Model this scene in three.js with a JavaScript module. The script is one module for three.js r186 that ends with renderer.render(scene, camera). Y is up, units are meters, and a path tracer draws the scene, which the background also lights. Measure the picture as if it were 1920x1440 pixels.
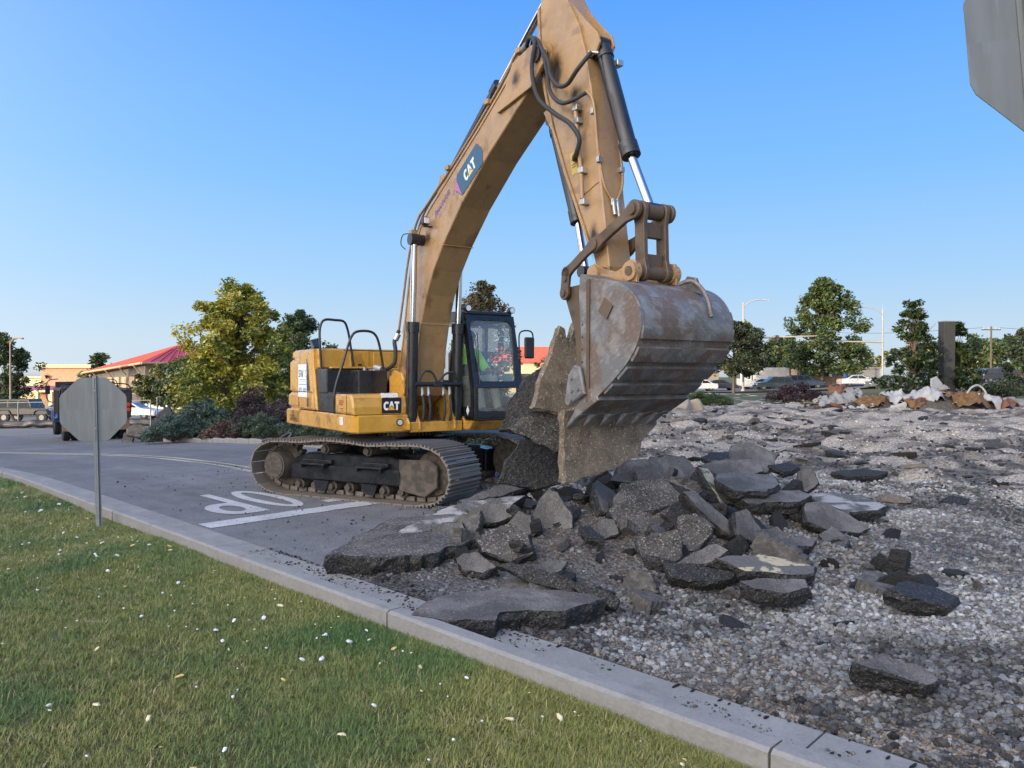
import * as THREE from 'three';
import { mergeGeometries, mergeVertices } from 'three/addons/utils/BufferGeometryUtils.js';
import { RoundedBoxGeometry } from 'three/addons/geometries/RoundedBoxGeometry.js';
import { MarchingCubes } from 'three/addons/objects/MarchingCubes.js';

// ---------- camera, sky, sun, exposure ----------
const scene = new THREE.Scene();
const camera = new THREE.PerspectiveCamera(53.06, 4 / 3, 0.1, 1500);
camera.position.set(0, 1.9, 0);
camera.rotation.x = -0.0097;
const SUN = new THREE.Vector3(-0.72, 0.17, 0.67).normalize();
{
  const W = 512, Hh = 256, data = new Float32Array(W * Hh * 4);
  const stops = [[-90, .26, .26, .25], [-1, .30, .30, .29], [0, .60, .69, .76], [2.5, .55, .70, .83], [7, .38, .63, .92], [14, .225, .52, .97], [26, .105, .36, .95], [50, .08, .29, .84], [90, .075, .26, .76]];
  const v = new THREE.Vector3();
  for (let j = 0; j < Hh; j++) for (let i = 0; i < W; i++) {
    const el = ((j + .5) / Hh - .5) * Math.PI, az = ((i + .5) / W - .5) * 2 * Math.PI;
    v.set(Math.cos(el) * Math.cos(az), Math.sin(el), Math.cos(el) * Math.sin(az));   // three's equirectangular layout
    const e = el * 180 / Math.PI;
    let k = 1; while (k < stops.length - 1 && stops[k][0] < e) k++;
    const a = stops[k - 1], b = stops[k], f = THREE.MathUtils.clamp((e - a[0]) / (b[0] - a[0]), 0, 1);
    const c = v.dot(SUN), th = Math.acos(THREE.MathUtils.clamp(c, -1, 1));
    const lobe = Math.pow(.5 + .5 * c, 5), core = Math.exp(-Math.pow(th / .55, 1.4)), up = e > 0 ? 1 : .25;
    const o = (j * W + i) * 4;
    for (let q = 0; q < 3; q++) data[o + q] = a[q + 1] + (b[q + 1] - a[q + 1]) * f + up * (lobe * [4.3, 3.95, 3.5][q] + core * [3.8, 3.0, 2.0][q]);
    data[o + 3] = 1;
  }
  const sky = new THREE.DataTexture(data, W, Hh, THREE.RGBAFormat, THREE.FloatType);
  sky.mapping = THREE.EquirectangularReflectionMapping; sky.magFilter = THREE.LinearFilter; sky.minFilter = THREE.LinearFilter; sky.wrapS = THREE.RepeatWrapping; sky.needsUpdate = true;
  scene.background = sky; scene.environment = sky;
}
const sun = new THREE.DirectionalLight(new THREE.Color().setRGB(1, .80, .52), 5);
sun.position.copy(SUN).multiplyScalar(150); sun.castShadow = true; sun.shadow.mapSize.set(4096, 4096);
Object.assign(sun.shadow.camera, { left: -130, right: 130, top: 130, bottom: -130, near: 1, far: 400 });
scene.add(sun, sun.target);
const renderer = new THREE.WebGLRenderer({ antialias: true });
renderer.toneMapping = THREE.LinearToneMapping; renderer.toneMappingExposure = 1.06; renderer.shadowMap.enabled = true;

// ---------- helpers ----------
const V = (x, y, z) => new THREE.Vector3(x, y, z);
const clamp = THREE.MathUtils.clamp, lerp = THREE.MathUtils.lerp, sst = (a, b, x) => { const t = clamp((x - a) / (b - a), 0, 1); return t * t * (3 - 2 * t); };
function rng(seed) { let s = seed | 0; return () => { s = (s + 0x6d2b79f5) | 0; let t = Math.imul(s ^ (s >>> 15), 1 | s); t = (t + Math.imul(t ^ (t >>> 7), 61 | t)) ^ t; return ((t ^ (t >>> 14)) >>> 0) / 4294967296; }; }
const hash = (x, y, s) => { let h = Math.imul(x, 374761393) + Math.imul(y, 668265263) + Math.imul(s, 974634541); h = Math.imul(h ^ (h >>> 13), 1274126177); return ((h ^ (h >>> 16)) >>> 0) / 4294967296; };
function vn(x, y, p = 0, s = 0) {                      // value noise, periodic when p > 0
  const x0 = Math.floor(x), y0 = Math.floor(y), fx = x - x0, fy = y - y0, u = fx * fx * (3 - 2 * fx), w = fy * fy * (3 - 2 * fy);
  const m = p ? (a) => ((a % p) + p) % p : (a) => a;
  const a = hash(m(x0), m(y0), s), b = hash(m(x0 + 1), m(y0), s), c = hash(m(x0), m(y0 + 1), s), d = hash(m(x0 + 1), m(y0 + 1), s);
  return (a + (b - a) * u) * (1 - w) + (c + (d - c) * u) * w;
}
function fbm(x, y, oct = 4, p = 0, s = 0) { let v = 0, a = .5, n = 0; for (let i = 0; i < oct; i++) { v += a * vn(x, y, p, s + i); n += a; a *= .5; x *= 2; y *= 2; p *= 2; } return v / n; }
function tex(n, fn, { srgb = false, rep = 1, h = n } = {}) {    // fn(u, v) -> value or [r, g, b], 0..1; srgb maps are stored encoded
  const d = new Uint8Array(n * h * 4), enc = (c) => srgb ? 255 * (c <= .0031308 ? 12.92 * c : 1.055 * Math.pow(c, 1 / 2.4) - .055) : 255 * c;
  for (let j = 0; j < h; j++) for (let i = 0; i < n; i++) {
    const c = fn((i + .5) / n, (j + .5) / h), o = (j * n + i) * 4;
    for (let q = 0; q < 3; q++) d[o + q] = clamp(enc(clamp(typeof c === 'number' ? c : c[q], 0, 1)), 0, 255);
    d[o + 3] = 255;
  }
  const t = new THREE.DataTexture(d, n, h); t.wrapS = t.wrapT = THREE.RepeatWrapping; t.magFilter = THREE.LinearFilter; t.minFilter = THREE.LinearMipmapLinearFilter; t.generateMipmaps = true;
  if (srgb) t.colorSpace = THREE.SRGBColorSpace; t.repeat.set(rep, rep); t.needsUpdate = true; return t;
}
function rept(t, r, r2 = r) { const c = t.clone(); c.repeat.set(r, r2); c.needsUpdate = true; return c; }
const rgb = (r, g, b) => new THREE.Color().setRGB(r, g, b);
function mat(c, o = {}) { return new THREE.MeshStandardMaterial({ color: Array.isArray(c) ? rgb(...c) : c, roughness: .8, ...o }); }
function phys(c, o = {}) { return new THREE.MeshPhysicalMaterial({ color: Array.isArray(c) ? rgb(...c) : c, roughness: .8, ...o }); }
// names: a repeat at top level takes a three-digit number
const used = {};
function numbered(n) { if (used[n] === undefined) { used[n] = 0; return n; } used[n]++; return n + '_' + String(used[n]).padStart(3, '0'); }
function tag(o, label, category, group, kind) { if (label) o.userData.label = label; if (category) o.userData.category = category; if (group) o.userData.group = group; if (kind) o.userData.kind = kind; return o; }
function shade(o) { o.castShadow = true; o.receiveShadow = true; return o; }
function thing(name, label, category, pos = [0, 0, 0], turn = 0, group) { const o = new THREE.Group(); o.name = numbered(name); o.position.set(...pos); o.rotation.y = turn; scene.add(o); return tag(o, label, category, group); }
function part(name, geo, m, parent, label) { const o = shade(new THREE.Mesh(Array.isArray(geo) ? merge(geo) : geo, m)); o.name = name; if (label) o.userData.label = label; parent.add(o); return o; }
function solo(name, geo, m, label, category, group, pos) { const o = shade(new THREE.Mesh(Array.isArray(geo) ? merge(geo) : geo, m)); o.name = numbered(name); if (pos) o.position.set(...pos); scene.add(o); return tag(o, label, category, group); }
function structure(name, geo, m, label) { const o = shade(new THREE.Mesh(Array.isArray(geo) ? merge(geo) : geo, m)); o.name = numbered(name); scene.add(o); return tag(o, label, null, null, 'structure'); }
function stuff(name, mesh, label, category) { mesh.name = numbered(name); shade(mesh); scene.add(mesh); return tag(mesh, label, category, null, 'stuff'); }
function copy(o, label, pos, turn) { const c = o.clone(); c.name = numbered(o.name.replace(/_\d{3}$/, '')); c.userData = { ...o.userData }; if (label) c.userData.label = label; if (pos) c.position.set(...pos); if (turn !== undefined) c.rotation.y = turn; scene.add(c); return c; }
function merge(list) {
  const gs = list.map((g) => { const q = g.index ? g.toNonIndexed() : g; for (const k of Object.keys(q.attributes)) if (!['position', 'normal', 'uv'].includes(k)) q.deleteAttribute(k); return q; });
  return gs.length === 1 ? gs[0] : mergeGeometries(gs, false);
}
function boxUV(geo, s = 1) {           // uv in metres, by the face's main direction in the object's own axes
  const g = geo.index ? geo.toNonIndexed() : geo, p = g.attributes.position, uv = new Float32Array(p.count * 2), a = V(), b = V(), c = V();
  for (let i = 0; i < p.count; i += 3) {
    a.fromBufferAttribute(p, i); b.fromBufferAttribute(p, i + 1).sub(a); c.fromBufferAttribute(p, i + 2).sub(a); b.cross(c);
    const x = Math.abs(b.x), y = Math.abs(b.y), z = Math.abs(b.z);
    for (let k = i; k < i + 3; k++) { const P = [p.getX(k), p.getY(k), p.getZ(k)], q = x >= y && x >= z ? [P[2], P[1]] : y >= z ? [P[0], P[2]] : [P[0], P[1]]; uv[k * 2] = q[0] * s; uv[k * 2 + 1] = q[1] * s; }
  }
  g.setAttribute('uv', new THREE.BufferAttribute(uv, 2)); return g;
}
const BX = (x, y, z, px = 0, py = 0, pz = 0, r = .012) => { const g = new RoundedBoxGeometry(x, y, z, 1, Math.min(r, x * .45, y * .45, z * .45)); g.translate(px, py, pz); return boxUV(g); };
const BOX = (x, y, z, px = 0, py = 0, pz = 0) => boxUV(new THREE.BoxGeometry(x, y, z).translate(px, py, pz));
const CYL = (r0, r1, a, b, seg = 16) => { const d = V().subVectors(b, a), g = new THREE.CylinderGeometry(r1, r0, d.length(), seg); g.applyQuaternion(new THREE.Quaternion().setFromUnitVectors(V(0, 1, 0), d.clone().normalize())); g.translate((a.x + b.x) / 2, (a.y + b.y) / 2, (a.z + b.z) / 2); return g; };
const TUBE = (pts, r, seg = 24, rs = 8) => new THREE.TubeGeometry(new THREE.CatmullRomCurve3(pts.map((p) => Array.isArray(p) ? V(...p) : p)), seg, r, rs);
function poly(pts, thick, bevel = 0, axisZ0 = null) {      // polygon in xy, extruded along z, centred or from axisZ0
  const sh = new THREE.Shape(pts.map(([x, y]) => new THREE.Vector2(x, y)));
  const g = new THREE.ExtrudeGeometry(sh, { depth: thick - 2 * bevel, bevelEnabled: bevel > 0, bevelThickness: bevel, bevelSize: bevel, bevelOffset: -bevel, bevelSegments: 1, curveSegments: 10 });
  g.translate(0, 0, (axisZ0 === null ? -thick / 2 : axisZ0) + bevel); return boxUV(g);
}
function holed(pts, holes, thick) { const sh = new THREE.Shape(pts.map(([x, y]) => new THREE.Vector2(x, y))); for (const h of holes) sh.holes.push(new THREE.Path(h.map(([x, y]) => new THREE.Vector2(x, y)))); const g = new THREE.ExtrudeGeometry(sh, { depth: thick, bevelEnabled: false }); g.translate(0, 0, -thick / 2); return boxUV(g); }
const xf = (g, m) => g.applyMatrix4(m);
const canvasTex = (w, h, draw) => { const c = document.createElement('canvas'); c.width = w; c.height = h; draw(c.getContext('2d'), w, h); const t = new THREE.CanvasTexture(c); t.colorSpace = THREE.SRGBColorSpace; t.magFilter = THREE.LinearFilter; return t; };
// ---------- ground: w runs across the drive (away from the lawn), t along it ----------
const Q = Math.SQRT1_2;
const wt = (w, t) => [(w - t) * Q, -(w + t) * Q];                 // -> x, z
const toW = (x, z) => (x - z) * Q, toT = (x, z) => (-x - z) * Q;
function H(x, z) {                                                // the lie of the land
  const t = toT(x, z), s = Math.max(0, t - 15), d = -z;
  return -2.6 * (1 - Math.exp(-.05 * s * s / (s + 6) / 2.2)) * (1 - sst(-14, 2, x)) + 1.4 * sst(25, 60, x) * sst(60, 110, d);
}
const tBreak = (w) => 6.15 + (w - 4) * .62 + (fbm(w * 1.3, 3.1, 3, 0, 5) - .5) * 1.3;   // where the asphalt is torn off
const mound = (x, z) => { const a = (x - 2.1) / 2.3, b = (z + 9.9) / 1.7, c = (x - .3) / 1.3, e = (z + 8.4) / 1.2; return .42 * Math.exp(-a * a - b * b) + .2 * Math.exp(-c * c - e * e); };
const rakeAt = (x, z) => Math.sin(toW(x, z) * 13.5 + fbm(x * 1.2, z * 1.2, 2, 0, 19) * 6);
function fieldH(x, z) {
  const d = Math.hypot(x, z), w = toW(x, z), edge = sst(4.05, 5.2, w), n = fbm(x * .55, z * .55, 4, 0, 11) - .5, m = fbm(x * 2.6, z * 2.6, 3, 0, 12) - .5;
  const rake = rakeAt(x, z) * .026 * sst(5.4, 6.4, w) * sst(10.5, 8.5, w) * sst(5, 3.4, toT(x, z)), lumps = rake + sst(8, 20, d) * (fbm(x * .9 + 7, z * .9, 3, 0, 17) - .45) * .6;
  return H(x, z) - .012 + edge * (-.03 + n * .16 + m * .07 + Math.max(-.08, lumps)) + mound(x, z);
}
function lawnH(x, z) { const w = toW(x, z), b = Math.max(0, 3.4 - w); return H(x, z) + .002 - .010 * Math.pow(b, 1.35) + (fbm(x * .7, z * .7, 3, 0, 21) - .5) * .06; }
function sheet(nu, nv, at, color) {         // grid of points at(u, v) -> [x, y, z]; uv in metres on the ground plan
  const p = [], uv = [], c = [], ix = [];
  for (let j = 0; j <= nv; j++) for (let i = 0; i <= nu; i++) { const q = at(i / nu, j / nv); p.push(...q); uv.push(q[0], q[2]); if (color) c.push(...color(q[0], q[2])); }
  for (let j = 0; j < nv; j++) for (let i = 0; i < nu; i++) { const a = j * (nu + 1) + i, b = a + nu + 1; ix.push(a, a + 1, b, a + 1, b + 1, b); }
  const g = new THREE.BufferGeometry(); g.setAttribute('position', new THREE.Float32BufferAttribute(p, 3)); g.setAttribute('uv', new THREE.Float32BufferAttribute(uv, 2));
  if (color) g.setAttribute('color', new THREE.Float32BufferAttribute(c, 3));
  g.setIndex(ix); g.computeVertexNormals();
  if (g.attributes.normal.getY(0) < 0) { for (let k = 0; k < ix.length; k += 3) [ix[k + 1], ix[k + 2]] = [ix[k + 2], ix[k + 1]]; g.setIndex(ix); g.computeVertexNormals(); }
  return g;
}
// textures of matter
const tAsphalt = tex(1024, (u, v) => { const s = vn(u * 340, v * 340, 340, 1), q = vn(u * 170, v * 170, 170, 2), l = fbm(u * 8, v * 8, 4, 8, 3), st = vn(u * 420, v * 420, 420, 9) > .9 ? .1 : 0; const k = .72 + (s - .5) * .42 + (q - .5) * .3 + (l - .5) * .3 + st * 1.5; return [k, k * .995, k * .985]; }, { srgb: true, rep: .5 });
const tAsphaltB = tex(512, (u, v) => .5 + (vn(u * 180, v * 180, 180, 1) - .5) * .7 + (vn(u * 90, v * 90, 90, 4) - .5) * .4, { rep: .7 });
const tConc = tex(512, (u, v) => { const a = fbm(u * 6, v * 6, 5, 6, 31), b = vn(u * 150, v * 150, 150, 32), st = sst(.62, .75, fbm(u * 10, v * 10, 3, 10, 33)); const k = .86 + (a - .5) * .34 + (b - .5) * .16 - st * .1; return [k, k * .985, k * .955]; }, { srgb: true, rep: .6 });
const tGravel = tex(1024, (u, v) => {      // crushed stone seen from afar: cells of many tones
  let best = 9, id = 0; const X = u * 64, Y = v * 64, x0 = Math.floor(X), y0 = Math.floor(Y);
  for (let a = -1; a <= 1; a++) for (let b = -1; b <= 1; b++) { const cx = ((x0 + a) % 64 + 64) % 64, cy = ((y0 + b) % 64 + 64) % 64, dx = x0 + a + hash(cx, cy, 7) - X, dy = y0 + b + hash(cx, cy, 8) - Y, d = dx * dx + dy * dy; if (d < best) { best = d; id = hash(cx, cy, 9); } }
  const k = .36 + id * .5 - sst(.12, .5, best) * .24 + (vn(u * 300, v * 300, 300, 10) - .5) * .18; return [k, k * (.975 + id * .015), k * (.93 + id * .05)];
}, { srgb: true, rep: .45 });
const tGravelB = tex(512, (u, v) => { let best = 9; const X = u * 48, Y = v * 48, x0 = Math.floor(X), y0 = Math.floor(Y); for (let a = -1; a <= 1; a++) for (let b = -1; b <= 1; b++) { const cx = ((x0 + a) % 48 + 48) % 48, cy = ((y0 + b) % 48 + 48) % 48, dx = x0 + a + hash(cx, cy, 7) - X, dy = y0 + b + hash(cx, cy, 8) - Y; best = Math.min(best, dx * dx + dy * dy); } return clamp(1 - best * 1.3, 0, 1) * .7 + fbm(u * 40, v * 40, 3, 40, 5) * .3; }, { rep: .55 });
const tSoil = tex(512, (u, v) => { const a = fbm(u * 30, v * 30, 4, 30, 41), b = vn(u * 200, v * 200, 200, 42); const k = .5 + (a - .5) * .6 + (b - .5) * .3; return [k, k * .95, k * .8]; }, { srgb: true, rep: .5 });

const M = {};
M.asphalt = mat([.19, .191, .194], { map: tAsphalt, bumpMap: tAsphaltB, bumpScale: .006, roughness: .86, vertexColors: true });
M.conc = mat([.262, .262, .258], { map: tConc, bumpMap: tConc, bumpScale: .004, roughness: .9 });
M.gravelField = mat([1, 1, 1], { map: tGravel, bumpMap: tGravelB, bumpScale: .03, roughness: .95, vertexColors: true });
M.soil = mat([.10, .095, .055], { map: tSoil, roughness: 1, vertexColors: true });
M.farGrass = mat([.075, .10, .03], { map: tSoil, roughness: 1 });
M.paintWhite = mat([.55, .56, .57], { map: tAsphalt, bumpMap: tAsphaltB, bumpScale: .004, roughness: .75 });
M.paintYellow = mat([.52, .48, .36], { map: tAsphalt, roughness: .8 });

// ground that reaches the horizon
structure('ground', sheet(120, 120, (u, v) => { const a = 2 * u - 1, b = 2 * v - 1, x = Math.sign(a) * Math.pow(Math.abs(a), 3) * 700, z = Math.sign(b) * Math.pow(Math.abs(b), 3) * 700; return [x, H(x, z) - .16, z]; }), M.farGrass, 'dull green grassland around the site');

// the drive: old asphalt, cracked patches and tyre-dark bands
const roadTone = (x, z) => { const w = toW(x, z), t = toT(x, z), n = fbm(x * .5, z * .5, 4, 0, 51), band = Math.exp(-Math.pow((w - 5.2 + (n - .5) * .8) / .35, 2)) * .12 + Math.exp(-Math.pow((w - 8.6 + (n - .5)) / .4, 2)) * .14; const st = fbm(w * 5.5, t * .35, 4, 0, 52), sp = fbm(x * 5, z * 5, 3, 0, 53), k = .95 + (n - .5) * .4 + (st - .5) * .3 + (sp - .5) * .22 - band * sst(10, 16, t); return [k, k, k * 1.005]; };
structure('road', sheet(120, 300, (u, v) => { const w = 4.04 + u * 6.98, t0 = tBreak(w), t = t0 + (34 - t0) * v; const [x, z] = wt(w, t); return [x, H(x, z) + .012 * Math.sin(u * Math.PI), z]; }, roadTone), M.asphalt, 'grey worn asphalt drive the excavator stands on');
structure('cross_road', sheet(60, 60, (u, v) => { const w = -45 + u * 75, t = 34 + v * 70; const [x, z] = wt(w, t); return [x, H(x, z), z]; }, roadTone), M.asphalt, 'asphalt lot and street behind the dump truck');
structure('lane_apron', sheet(30, 40, (u, v) => { const w = 11.15 + u * 16, t = 30 + v * 4.02; const [x, z] = wt(w, t); return [x, H(x, z) - .004, z]; }, roadTone), M.asphalt, 'asphalt bend past the shrub island');
// torn ground
const patch = (x, z) => {
  const d = Math.hypot(x, z), w = toW(x, z), n = fbm(x * .35 + 3, z * .35, 4, 0, 61), m = fbm(x * 1.1, z * 1.1, 4, 0, 62), f = fbm(x * 4, z * 4, 3, 0, 63);
  const beige = [.58, .52, .435], blue = [.285, .297, .303], dark = [.06, .06, .062], brown = [.20, .165, .132], hard = [.15, .15, .152];
  const mix = (a, b, k) => a.map((q, i) => q + (b[i] - q) * k);
  let c = mix(blue, beige, sst(.35, .6, n + sst(8, 15, d) * .5 - .14));
  c = mix(c, brown, sst(.46, .64, m) * .7);
  { const t = toT(x, z); c = mix(c, brown, .75 * Math.exp(-Math.pow((w - 4.9) / .8, 2)) * sst(.3, .55, m + .15)); c = mix(c, hard, sst(3.4, 4.4, t + (m - .5)) * sst(6.4, 5.2, w + (n - .5))); c = mix(c, brown, clamp(mound(x, z) * 2.2, 0, .75)); const fr = sst(7.5, 9.5, w + (n - .5) * 2) * sst(2.6, 1.2, t - w * .12 + (m - .5) * 1.5) * sst(15, 11, w); c = mix(c, dark, .7 * fr * sst(.35, .55, f + .1)); }
  c = mix(c, dark, sst(.48, .62, fbm(x * .6 + 9, z * 1.0, 4, 0, 64)) * .85 * sst(.3, .5, f));
  c = mix(c, dark, clamp(mound(x, z) * 1.5, 0, .6) * sst(.3, .55, m));
  return c;
};
const fieldAt = (u, v) => { const w = 4.05 + 70 * Math.pow(u, 2.1), t0 = .06 * w - 1.4, t1 = w < 9 ? tBreak(w) + .35 : w < 12 ? tBreak(9) + .35 + (w - 9) * 1.1 : tBreak(9) + 3.65 + (w - 12) * 1.18, t = t0 + (t1 - t0) * v; const [x, z] = wt(w, t); return [x, Math.min(fieldH(x, z), w < 9 && v > .97 ? H(x, z) - .07 : 9), z]; };
structure('gravel_field', sheet(420, 340, fieldAt, patch), M.gravelField, 'torn-up lot of crushed stone and dirt');

// kerb and gutter pan: concrete lengths with open joints
{
  const prof = [[3.42, -.12], [3.42, .118], [3.445, .135], [3.555, .135], [3.585, .118], [3.63, -.005], [4.045, .012], [4.045, -.12]];
  const L = 3.05; let k = 0;
  for (let t = -1.35; t < 36; t += L, k++) {
    const n = 6, pos = [], ix = [], N = prof.length, jit = (hash(k, 3, 1) - .5) * .012;
    for (let i = 0; i <= n; i++) { const tt = t + .007 + (L - .014) * i / n; for (const [w, y] of prof) { const [x, z] = wt(w + jit, tt); pos.push(x, y + H(x, z) + (hash(k, 5, 2) - .5) * .008, z); } }
    for (let i = 0; i < n; i++) for (let j = 0; j < N - 1; j++) { const a = i * N + j, b = a + N; ix.push(a, b, a + 1, a + 1, b, b + 1); }
    for (let j = 1; j < N - 1; j++) { ix.push(0, j, j + 1); const e = n * N; ix.push(e, e + j + 1, e + j); }
    const g = new THREE.BufferGeometry(); g.setAttribute('position', new THREE.Float32BufferAttribute(pos, 3)); g.setIndex(ix);
    let q = g.toNonIndexed(); q.computeVertexNormals(); q = boxUV(q);
    if (!k) { M.kerbRoot = structure('kerb', q, M.conc, 'concrete kerb with gutter pan between lawn and drive'); } else part('kerb_length', q, M.conc, M.kerbRoot);
  }
}
// far kerb round the shrub island
{
  const pts = []; for (let k = 0; k <= 28; k++) { const t = 9.5 + k * .86; const bend = Math.max(0, t - 29), w = 11.05 + bend * bend * .3; pts.push(wt(w, t - bend * .12)); }
  let root;
  for (let k = 0; k < pts.length - 1; k++) {
    const [x0, z0] = pts[k], [x1, z1] = pts[k + 1], dx = x1 - x0, dz = z1 - z0, l = Math.hypot(dx, dz), g = BX(l - .012, .28, .17, 0, 0, 0, .03);
    g.rotateY(-Math.atan2(dz, dx)); g.translate((x0 + x1) / 2, H((x0 + x1) / 2, (z0 + z1) / 2) + .0 , (z0 + z1) / 2);
    if (!root) root = structure('island_kerb', g, M.conc, 'pale concrete kerb round the shrub island'); else part('kerb_length', g, M.conc, root);
  }
}
// planted island behind the drive: mulch
structure('planting_bed', sheet(60, 50, (u, v) => { const t = 9.6 + v * 23.5, bend = Math.max(0, t - 29), w0 = 11.12 + bend * bend * .3, w = w0 + u * (1.5 + v * 16); const [x, z] = wt(w, t - bend * .1); return [x, H(x, z) + .07 + (fbm(x, z, 3, 0, 71) - .5) * .1 + .12 * sst(0, .3, u), z]; }, (x, z) => { const n = fbm(x * 3, z * 3, 3, 0, 72); return [.75 + n * .4, .5 + n * .3, .35 + n * .4]; }), M.soil, 'brown mulch bed under the shrubs');
// lawn soil
structure('lawn_soil', sheet(150, 200, (u, v) => { const w = 3.425 - 26 * Math.pow(u, 2.2), t = -6 + 46 * v; const [x, z] = wt(w, t); return [x, lawnH(x, z) - .012, z]; }, (x, z) => { const n = fbm(x * 2, z * 2, 4, 0, 73); return [1.2 + n * .6, 1.3 + n * .5, .8 + n * .3]; }), M.soil, 'bare earth under the lawn');

// painted markings: sheets 4 mm above the drive
function mark(name, polys, m, label, holes = []) {      // polygons in [w, t]
  const gs = polys.map((pl, i) => { const sh = new THREE.Shape(pl.map(([w, t]) => new THREE.Vector2(w, t))); for (const h of holes[i] || []) sh.holes.push(new THREE.Path(h.map(([w, t]) => new THREE.Vector2(w, t)))); let g = new THREE.ShapeGeometry(sh); const p = g.attributes.position, uv = g.attributes.uv; for (let k = 0; k < p.count; k++) { const w = p.getX(k), t = p.getY(k), [x, z] = wt(w, t), u = (w - 4.04) / 6.98; p.setXYZ(k, x, H(x, z) + .012 * Math.sin(u * Math.PI) + .006, z); uv.setXY(k, x, z); } g = g.toNonIndexed(); g.computeVertexNormals(); if (g.attributes.normal.getY(0) < 0) { const a = g.attributes.position.array; for (let k = 0; k < a.length; k += 9) for (let q = 0; q < 3; q++) { const s = a[k + 3 + q]; a[k + 3 + q] = a[k + 6 + q]; a[k + 6 + q] = s; } g.computeVertexNormals(); } return g; });
  return structure(name, gs, m, label);
}
const seg = (n, f) => Array.from({ length: n + 1 }, (_, i) => f(i / n));
const worn = (w0, w1, t0, t1, n, s) => [...seg(n, (k) => [w0 + (w1 - w0) * k, t0 + (vn(k * n * .9, 0, 0, s) - .5) * .03]), ...seg(n, (k) => [w1 + (w0 - w1) * k, t1 + (vn(k * n * .9, 9, 0, s) - .5) * .03])];
mark('stop_line', [worn(4.12, 7.45, 9.45, 9.82, 24, 81)], M.paintWhite, 'white painted stop line across the lane');
const ell = (cw, ct, rw, rt, a0, a1, n = 16) => seg(n, (k) => { const a = a0 + (a1 - a0) * k; return [cw + rw * Math.cos(a), ct + rt * Math.sin(a)]; });
const PI = Math.PI, ring = (cw, ct, rw, rt) => ell(cw, ct, rw, rt, 0, 2 * PI - .001, 32);
mark('road_letter', [ring(5.72, 11.12, .29, 1.02)], M.paintWhite, 'white pavement letter O', [[ring(5.72, 11.12, .135, .80)]]);
mark('road_letter', [[[5.12, 10.1], ...ell(4.92, 10.62, .3, .52, -PI / 2, -3 * PI / 2, 14), [5.12, 11.14]], [[5.12, 10.1], [5.27, 10.1], [5.27, 12.14], [5.12, 12.14]]], M.paintWhite, 'white pavement letter P beside the kerb', [[ell(4.95, 10.62, .145, .30, 0, 2 * PI - .001, 22)]]);
mark('road_letter', [[[6.2, 10.1], [6.78, 10.1], [6.78, 10.32], [6.55, 10.32], [6.55, 12.14], [6.43, 12.14], [6.43, 10.32], [6.2, 10.32]]], M.paintWhite, 'white pavement letter T under the track');
const line = (off) => { const P = [...seg(30, (k) => { const t = 13.2 + 20 * k, b = Math.max(0, t - 15); return [7.25 + off - b * b * .009, t]; })]; return [...P.map(([w, t]) => [w - .065, t]), ...P.reverse().map(([w, t]) => [w + .065, t])]; };
mark('centre_line', [line(-.13)], M.paintYellow, 'faded centre line, the stripe nearer the lawn');
mark('centre_line', [line(.13)], M.paintYellow, 'faded centre line, the stripe nearer the shrubs');

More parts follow.
